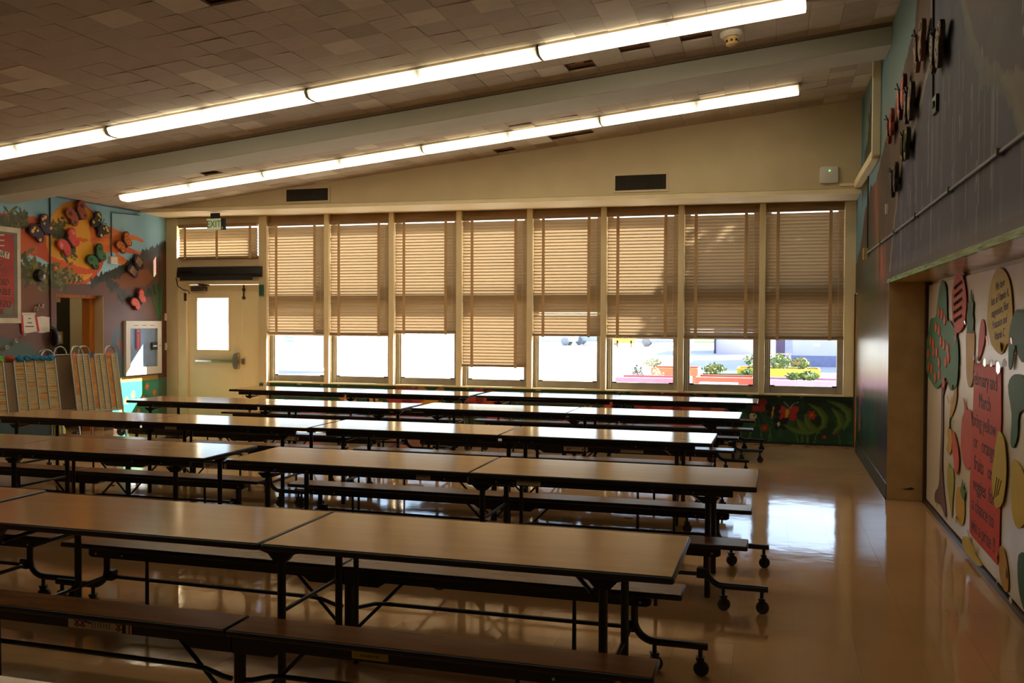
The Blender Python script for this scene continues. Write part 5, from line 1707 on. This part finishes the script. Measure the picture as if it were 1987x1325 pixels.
# ================================================================== CARD RACKS BY THE LEFT WALL
M_card = mat('buff cards', (206, 182, 132), .6, var=.12, scale=20)
M_slot = mat('slot grey', (120, 104, 84), .6)
M_ocard = mat('orange cards', (206, 142, 66), .6, var=.3, scale=14)
M_hard = mat('brown hardboard', (136, 112, 82), .6, var=.1, scale=5)
M_star = [mat('pink star', (226, 130, 120), .6), mat('blue star', (70, 90, 140), .6), mat('orange star', (232, 120, 70), .6)]


def rack_panel(t, w, z0, z1, lean, ncol, fills, headers, dy=0.0, dx=0.0, face=True):
    """leaning panel of card slots between two looped tubes; local x right, -y towards the viewer"""
    H = z1 - z0
    e = Euler((0, 0, 0))
    grp = MB()
    an = math.atan2(lean, H)
    R = Matrix.Rotation(-an if dy == 0 else an * .0, 4, 'X')

    def P(x, h, d):
        return (dx + x, dy + (h / H) * lean - d * math.cos(an), z0 + h + d * math.sin(an) * .0)
    for sg in (-1, 1):
        x = sg * w / 2
        MB().tube([P(x, -z0 * .98, 0), P(x, 0, 0), P(x, H, 0)], .014, 8).build('side_tube', M_alu, t)
    for (a, b) in ((-w / 2, -w / 2 + .17), (w / 2 - .17, w / 2)):
        pts = []
        for k in range(11):
            q = PI * k / 10
            pts.append(P((a + b) / 2 - (b - a) / 2 * math.cos(q), H + .12 * math.sin(q), 0))
        MB().tube(pts, .014, 8).build('top_loop', M_alu, t)
    MB().tube([P(-w / 2, H, 0), P(w / 2, H, 0)], .013, 8).build('top_bar', M_alu, t)
    MB().tube([P(-w / 2, 0, 0), P(w / 2, 0, 0)], .013, 8).build('bottom_bar', M_alu, t)
    b = MB()
    b.add([P(-w / 2, 0, -.012), P(w / 2, 0, -.012), P(w / 2, H, -.012), P(-w / 2, H, -.012), P(-w / 2, 0, -.002), P(w / 2, 0, -.002), P(w / 2, H, -.002), P(-w / 2, H, -.002)],
          [(0, 1, 2, 3), (7, 6, 5, 4), (0, 4, 5, 1), (1, 5, 6, 2), (2, 6, 7, 3), (3, 7, 4, 0)][::1]).build('board', M_hard, t)
    if not face:
        return
    cw = w / ncol
    for k in range(ncol + 1):
        x = -w / 2 + k * cw
        MB().add([P(x - .006, 0, .0), P(x + .006, 0, .0), P(x + .006, H, .0), P(x - .006, H, .0), P(x - .006, 0, .02), P(x + .006, 0, .02), P(x + .006, H, .02), P(x - .006, H, .02)],
                 [(3, 2, 1, 0), (4, 5, 6, 7), (0, 1, 5, 4), (1, 2, 6, 5), (2, 3, 7, 6), (3, 0, 4, 7)]).build('column_divider', M_alu, t)
    ns = 34
    slots = MB()
    for k in range(ncol):
        if fills and fills[k] == 'blank':
            continue
        for s in range(ns):
            h = (s + .1) * H / ns
            x0_, x1_ = -w / 2 + k * cw + .010, -w / 2 + (k + 1) * cw - .010
            d0, d1 = .002, .012
            slots.add([P(x0_, h, d1), P(x1_, h, d1), P(x1_, h + H / ns * .72, d0 + .004), P(x0_, h + H / ns * .72, d0 + .004), P(x0_, h, d0), P(x1_, h, d0)], [(0, 1, 2, 3), (4, 5, 1, 0)])
    tag(slots.build('card_pockets', M_card, t), kind='stuff')
    for k in range(ncol):
        f = fills[k] if fills else None
        rows_ = []
        if f == 'full':
            rows_ = list(range(2, ns - 1))
        elif f == 'upper':
            rows_ = list(range(10, ns - 1))
        elif f == 'some':
            rows_ = sorted(random.sample(range(ns), 7))
        runs = []
        for r in rows_:
            runs.append(r)
        for r in runs:
            h = (r + .1) * H / ns
            x0_, x1_ = -w / 2 + k * cw + .012, -w / 2 + (k + 1) * cw - .014
            MB().add([P(x0_, h, .014), P(x1_, h, .014), P(x1_, h + H / ns * .9, .010), P(x0_, h + H / ns * .9, .010), P(x0_, h, .011), P(x1_, h, .011), P(x1_, h + H / ns * .9, .007), P(x0_, h + H / ns * .9, .007)],
                     [(0, 1, 2, 3), (7, 6, 5, 4), (0, 4, 5, 1), (1, 5, 6, 2), (2, 6, 7, 3), (3, 7, 4, 0)]).build('card', M_ocard, t)
    for (k, kind) in headers:
        x = -w / 2 + (k + .5) * cw
        if kind < 3:
            pts = []
            for q in range(10):
                rr = .05 if q % 2 == 0 else .024
                pts.append((x + rr * math.sin(q * PI / 5), H + rr * math.cos(q * PI / 5)))
            vs = [P(a, h, .022) for a, h in pts] + [P(a, h, .027) for a, h in pts]
            n = 10
            MB().add(vs, [tuple(range(n)), tuple(range(n, 2 * n))[::-1]] + [(i, n + i, n + (i + 1) % n, (i + 1) % n) for i in range(n)]).build('paper_star', M_star[kind], t)


RZ = math.atan2(.89, .45)
ra = thing('card_rack', 'aluminium card rack with three columns of orange cards, nearer the cabinet', 'rack', (-9.47, 11.02, 0), (0, 0, RZ), 'aluminium card racks by the left wall')
# local x = (.45,.89) direction, local -y = outward (.89,-.45)
rack_panel(ra, .65, .40, 1.20, .22, 8, ['upper', None, None, 'full', None, None, 'full', None], [(0, 0), (3, 1), (6, 2)], dy=-.17)
rack_panel(ra, .5, .42, 1.20, .05, 6, None, [], dy=.12, dx=-.26, face=False)
for sg in (-1, 1):
    MB().tube([(sg * .32, -.16, .10), (sg * .32, .12, .10)], .014, 8).build('foot_bar', M_alu, ra)
    c = MB().tube([(sg * .32, -.12, .12), (sg * .32, -.12, .06)], .02, 8).build('caster', M_alu, ra)
    MB().lathe([(.02, -.016), (.06, -.016), (.065, 0), (.06, .016), (.02, .016)], (sg * .32, -.12, .065), axis=1, n=18).build('wheel', M_rubber, c, smooth=True)
rb = thing('card_rack', 'wide card rack topped with green and blue crumpled paper', 'rack', (-9.42, 9.50, 0), (0, 0, RZ), 'aluminium card racks by the left wall')
rack_panel(rb, 1.02, .46, 1.18, .20, 8, ['some', 'some', 'some', 'blank', 'some', 'some', 'some', 'some'], [], dy=-.17)
rack_panel(rb, .95, .46, 1.18, .02, 8, None, [], dy=.06, face=False)


def ruffle(t, x0_, x1_, h, rgb, n):
    for k in range(n):
        x = x0_ + (x1_ - x0_) * (k + .5) / n
        w = (x1_ - x0_) / n * .62
        bmx = bmesh.new()
        bmesh.ops.create_icosphere(bmx, subdivisions=2, radius=1)
        for v in bmx.verts:
            v.co = Vector((v.co.x * w, v.co.y * .035, v.co.z * .042)) * random.uniform(.72, 1.25) + Vector((x, .02, h + random.uniform(-.004, .004)))
        me = bpy.data.meshes.new('crumpled_paper')
        bmx.to_mesh(me)
        bmx.free()
        me.materials.append(mat('crepe ' + str(rgb), rgb, .7, var=.2, scale=20))
        link('crumpled_paper', me, t)


ruffle(rb, -.51, -.12, 1.195, (120, 196, 76), 4)
ruffle(rb, .02, .50, 1.20, (44, 130, 176), 5)
ruffle(rb, -.10, .0, 1.20, (176, 70, 60), 1)
for sg in (-1, 1):
    MB().tube([(sg * .49, -.16, .10), (sg * .49, .08, .10)], .014, 8).build('foot_bar', M_alu, rb)
    c = MB().tube([(sg * .49, -.12, .12), (sg * .49, -.12, .06)], .02, 8).build('caster', M_alu, rb)
    MB().lathe([(.02, -.016), (.06, -.016), (.065, 0), (.06, .016), (.02, .016)], (sg * .49, -.12, .065), axis=1, n=18).build('wheel', M_rubber, c, smooth=True)
bag = thing('bag', 'yellow green bag on the floor beneath the wide card rack', 'bag', (-9.42, 10.25, 0))
bmx = bmesh.new()
bmesh.ops.create_icosphere(bmx, subdivisions=3, radius=1)
for v in bmx.verts:
    k = 1 + .12 * math.sin(9 * v.co.x + 4 * v.co.z) * math.cos(7 * v.co.y)
    v.co = Vector((v.co.x * .10 * k, v.co.y * .09 * k, max(.0, (v.co.z * .5 + .5) * .30)))
me = bpy.data.meshes.new('sack')
bmx.to_mesh(me)
bmx.free()
me.materials.append(mat('lime sack', (176, 186, 60), .6, var=.2))
link('sack', me, bag)
MB().tube([(-.04, 0, .28), (-.05, 0, .36), (.05, 0, .36), (.04, 0, .28)], .008, 6).build('handle', MATS['lime sack'], bag)
bx = thing('storage_box', 'dark brown box on the floor behind the wide card rack', 'box', (-9.60, 8.45, 0), (0, 0, .1))
MB().box(-.22, .22, -.35, .35, 0, .30).build('body', mat('dark box', (52, 38, 30), .6), bx, bevel=.01)
MB().box(-.225, .225, -.355, .355, .30, .335).build('lid', MATS['dark box'], bx, bevel=.01)

# litter on the floor
LIT = [(1220, 1006, .10, 'tan scrap of wrapper on the floor beyond the frontmost table', (150, 120, 80)), (852, 1143, .07, 'small dark scrap on the floor under the frontmost table', (60, 34, 26)), (218, 942, .07, 'orange brown scrap under the second row table, nearer the racks', (150, 84, 30)),
       (131, 937, .06, 'dark brown scrap under the second row table, furthest along', (96, 56, 26)), (1240, 1004, .025, 'crumb beside the tan wrapper scrap', (70, 50, 40)), (1262, 1004, .022, 'crumb a little way off the tan wrapper scrap', (70, 50, 40))]
for (px, py, s, lb, rgb) in LIT:
    X, U = (px - 993.5) / FPX, (662.5 - py) / FPX
    r = fwd + rgt * X + upv * U
    t_ = -EYE / r.z
    o = MB()
    n = 9
    ring_ = [(s * .5 * math.cos(2 * PI * k / n) * random.uniform(.7, 1.1), s * .28 * math.sin(2 * PI * k / n) * random.uniform(.6, 1.2)) for k in range(n)]
    vs = [(a, b, 0.0005) for a, b in ring_] + [(a * .7, b * .7, s * .12 * random.uniform(.6, 1.4)) for a, b in ring_]
    o.add(vs, [tuple(range(n))[::-1], tuple(range(n, 2 * n))] + [(i, (i + 1) % n, n + (i + 1) % n, n + i) for i in range(n)])
    ob = o.build('litter_scrap', mat('scrap ' + str(rgb), rgb, .7), None, loc=(r.x * t_, r.y * t_, .0))
    tag(ob, lb, 'litter')

# ================================================================== OUTSIDE
gr = tag(MB().box(-260, 140, 13.5, 330, -.5, -.12).build('ground', mat('pale concrete', (206, 202, 194), .8, var=.06, scale=.4)), 'sunlit pale concrete yard outside the windows', kind='structure')
ow = struct('wall_outside', 'outer face of the building around the windows')
MB().box(-13, -9.96, 13.3, 13.5, -.5, 5).build('outer_wall', M_cream, ow)
MB().box(XM + .2, 4, 13.3, 13.5, -.5, 5).build('outer_wall', M_cream, ow)
MB().box(-10, XM + .3, 13.45, 13.62, -.5, .70).build('outer_apron', M_cream, ow)


def leaf_clump(parent, c, r, n, rgbs, size, name='foliage', seed=1):
    rr = np.random.default_rng(seed)
    mb = MB()
    for k in range(n):
        d = rr.normal(size=3)
        d /= np.linalg.norm(d)
        p = Vector(c) + Vector(d) * Vector(r) if False else Vector((c[0] + d[0] * r[0] * rr.random() ** .4, c[1] + d[1] * r[1] * rr.random() ** .4, c[2] + d[2] * r[2] * rr.random() ** .4))
        a = Vector(rr.normal(size=3)).normalized()
        b = a.cross(Vector(rr.normal(size=3))).normalized()
        s = size * rr.uniform(.6, 1.3)
        mb.add([p - a * s, p + b * s * .5, p + a * s, p - b * s * .5], [(0, 1, 2, 3)], int(rr.integers(0, len(rgbs))))
    o = mb.build(name, [mat('leaf ' + str(q), q, .6, var=.15) for q in rgbs], parent)
    return tag(o, kind='stuff')


GREEN = [(86, 120, 60), (112, 146, 78), (140, 160, 96), (70, 100, 60)]


def planter(x0_, x1_, y, top, rgb, label, plants, dy=.45):
    t = thing('planter_box', label, 'planter', ((x0_ + x1_) / 2, y, -.12), group='painted planter boxes in the yard')
    w = (x1_ - x0_) / 2
    m = mat('planter ' + str(rgb), rgb, .6, var=.08)
    hgt = top + .12
    nb = 4
    for k in range(nb):
        MB().box(-w, w, 0, .03, hgt * k / nb + .004, hgt * (k + 1) / nb - .004).build('plank', m, t)
        MB().box(-w, w, dy * 2 - .03, dy * 2, hgt * k / nb + .004, hgt * (k + 1) / nb - .004).build('plank', m, t)
        MB().box(-w, -w + .03, .03, dy * 2 - .03, hgt * k / nb + .004, hgt * (k + 1) / nb - .004).build('plank', m, t)
        MB().box(w - .03, w, .03, dy * 2 - .03, hgt * k / nb + .004, hgt * (k + 1) / nb - .004).build('plank', m, t)
    MB().box(-w + .03, w - .03, .03, dy * 2 - .03, 0, hgt - .04).build('soil', mat('soil', (90, 70, 50), .9, var=.3, scale=30), t)
    for (px_, r_, hh, cols) in plants:
        leaf_clump(t, (px_ - (x0_ + x1_) / 2, dy, hgt + hh * .45), (r_, dy * .6, hh * .6), 220, cols, .045, seed=int(abs(px_) * 100) + 3)
    return t


planter(-.30, 1.6, 17.0, .68, (190, 140, 214), 'lilac planter box nearest the last window', [(.62, .18, .14, GREEN), (.35, .14, .1, GREEN)])
planter(-.75, .93, 19.8, .745, (226, 186, 50), 'yellow planter box behind the lilac one', [(.1, .28, .28, GREEN), (.55, .2, .22, GREEN + [(190, 150, 90)]), (-.35, .3, .3, GREEN)])
planter(-2.94, -1.55, 17.4, .645, (222, 110, 150), 'pink planter box outside the sixth window', [])
planter(-1.42, -.36, 17.4, .68, (226, 84, 76), 'red planter box outside the seventh window', [])
planter(-1.48, -.36, 19.0, .64, (70, 150, 130), 'green planter box behind the red one', [(-1.2, .25, .22, GREEN), (-.5, .15, .1, GREEN)], dy=.35)
planter(-2.72, -1.66, 21.0, .665, (228, 104, 74), 'orange planter box behind the pink one', [(-2.75, .22, .2, [(150, 160, 140), (170, 176, 150)])])
gsh = thing('garden_shrub', 'grey green shrub behind the pink planter', 'shrub', (-2.78, 19.2, -.12))
leaf_clump(gsh, (0, 0, .62), (.17, .17, .3), 260, [(120, 140, 130), (96, 120, 112)], .05, seed=5)
MB().tube([(0, 0, 0), (0, 0, .6)], .02, 6).build('stem', M_wood, gsh)
gsh2 = thing('garden_shrub', 'pale flowering shrub next to the grey green one', 'shrub', (-2.42, 19.3, -.12))
leaf_clump(gsh2, (0, 0, .58), (.26, .2, .28), 260, [(190, 190, 160), (160, 170, 130), (214, 206, 180)], .04, seed=6)
MB().tube([(0, 0, 0), (0, 0, .6)], .02, 6).build('stem', M_wood, gsh2)
tl = thing('trellis', 'pale pink garden trellis above the yellow planter', 'trellis', (-.05, 20.8, -.12))
for z in (1.02, 1.14):
    MB().box(-.3, .42, -.015, .015, z - .012, z + .012).build('rail', mat('trellis pink', (226, 190, 180), .6), tl)
for x in (-.28, -.05, .16, .38):
    MB().box(x - .012, x + .012, -.015, .015, 0, 1.15).build('upright', MATS['trellis pink'], tl)
bn = thing('garden_bench', 'white plank bench before the red planter', 'bench', (-.95, 17.0, -.12))
for k in range(2):
    MB().box(-.35, .33, -.28 + k * .15, -.15 + k * .15, .70, .735).build('plank', M_white, bn)
for sg in (-1, 1):
    MB().box(sg * .3 - .03, sg * .3 + .03, -.25, 0, 0, .70).build('leg', M_white, bn)

M_shadewall = mat('lavender stucco', (206, 203, 226), .8, var=.05, scale=.6)
bd = thing('classroom_building', 'lavender stucco classroom building across the yard', 'building', (0, 40, -.12))
MB().box(.05, 18, 0, 9, 0, 4.2).build('wall', M_shadewall, bd)
MB().box(.05, 18, -.03, 0, 0, .46).build('base_band', mat('blue grey band', (130, 134, 170), .8), bd)
MB().box(.08, .42, -.06, 0, .1, 2.3).build('door', mat('plum door', (96, 78, 104), .6), bd)
MB().box(.44, .70, -.05, 0, 0, 3.2).build('downpipe_panel', mat('pale panel', (178, 178, 198), .7), bd)
MB().box(-.3, 18.3, -.6, 9.3, 4.2, 4.45).build('roof', M_shadewall, bd)
MB().box(1.55, 1.85, -.08, 0, .86, .98).build('wall_lamp', M_white, bd)
bd2 = thing('storage_building', 'grey shaded building left of the lavender classroom', 'building', (-3.3, 55, -.12))
MB().box(0, 3.2, 0, 8, 0, 3.8).build('wall', mat('grey stucco', (176, 174, 194), .8, var=.05, scale=.6), bd2)
MB().box(-.12, 0, -.1, .3, 0, 3.8).build('corner_post', mat('dark post', (50, 56, 70), .7), bd2)
MB().box(-.3, 3.4, -.4, 8.2, 3.8, 4.0).build('roof', MATS['grey stucco'], bd2)
ln = tag(MB().box(-8.5, -4.0, 84, 100, -.12, -.02).build('lawn', mat('bright lawn', (124, 168, 66), .9, var=.15, scale=2)), 'strip of green lawn far across the yard', kind='structure')
fn = thing('board_fence', 'grey board fence outside the first window', 'fence', (-20, 30, -.12))
mfb = mat('fence board', (214, 214, 226), .8, var=.06, scale=3)
bdm = MB().box(-.145, .145, -.02, .02, .12, 2.7).mesh('board', mfb)
for k in range(12):
    link('board', bdm, fn, (2.45 + k * .30, 0, 0))
MB().box(2.3, 5.9, .02, .07, .5, .6).build('rail', mfb, fn)
MB().box(2.3, 5.9, .02, .07, 1.9, 2.0).build('rail', mfb, fn)
sg_ = thing('yard_sign', 'pale blue sign on the board fence', 'sign', (-17.15, 29.94, 1.04))
MB().box(-.22, .22, -.012, .012, -.15, .15).build('panel', mat('sign pale blue', (186, 214, 232), .5), sg_)
o = text('Parent', .13, sg_, (0, -.0135, .06), mat('sign blue', (70, 120, 170), .5)); o.rotation_euler = (PI / 2, 0, 0)
o = text('Center', .13, sg_, (0, -.0135, -.07), MATS['sign blue']); o.rotation_euler = (PI / 2, 0, 0)
yw = thing('painted_panel', 'yellow and white painted panel standing across the yard', 'panel', (-10.5, 66, -.12))
MB().box(-.8, .8, 0, .12, .3, 2.4).build('board', mat('yellow mural panel', (236, 196, 90), .7, var=.45, scale=4), yw)
MB().box(-.55, -.45, 0, .1, 0, .5).build('leg', M_wood, yw)
MB().box(.45, .55, 0, .1, 0, .5).build('leg', M_wood, yw)


def car(x, y, rgb, label):
    t = thing('car', label, 'car', (x, y, -.12), group='parked cars across the yard')
    m = mat('car ' + str(rgb), rgb, .3, var=.05, spec=.6)
    MB().prism([(-2.1, .3), (2.1, .3), (2.15, .7), (1.9, .85), (1.1, .95), (.5, 1.4), (-1.0, 1.42), (-1.7, .98), (-2.1, .9)], -.8, .8, axis=1).build('body', m, t, bevel=.05)
    MB().prism([(.95, .95), (.45, 1.34), (-.95, 1.36), (-1.5, .98)], -.82, .82, axis=1).build('window_band', mat('car glass', (120, 136, 156), .15), t)
    for x_ in (-1.35, 1.35):
        for yy in (-.78, .78):
            MB().lathe([(.1, -.1), (.3, -.1), (.32, 0), (.3, .1), (.1, .1)], (x_, yy, .32), axis=1, n=16).build('wheel', mat('car wheel', (128, 134, 146), .6), t)
    return t


car(-8.0, 70, (150, 160, 184), 'blue grey car outside the sixth window')
car(-17.0, 70, (176, 190, 202), 'grey car outside the fifth window')
car(-13.6, 72, (150, 166, 180), 'silver car beside the yellow panel')
# the tree that shades the right hand windows
tt = thing('shade_tree', 'leafy tree beside the building shading the last windows', 'tree', (3.4, 17.4, -.12))
MB().tube([(0, 0, 0), (.05, .05, 1.6), (0, 0, 3.4), (.1, .1, 5.6)], .17, 10, r1=.07).build('trunk', mat('bark', (96, 78, 62), .9, var=.3, scale=12), tt, smooth=True)
for k in range(5):
    a = k * 1.3
    MB().tube([(0, 0, 2.6 + k * .4), (.6 * math.cos(a), .6 * math.sin(a), 3.5 + k * .45), (1.2 * math.cos(a), 1.2 * math.sin(a), 4.3 + k * .5)], .06, 7, r1=.02).build('branch', MATS['bark'], tt)
leaf_clump(tt, (.1, 0, 5.6), (1.9, 1.9, 2.7), 5200, GREEN, .15, seed=9)
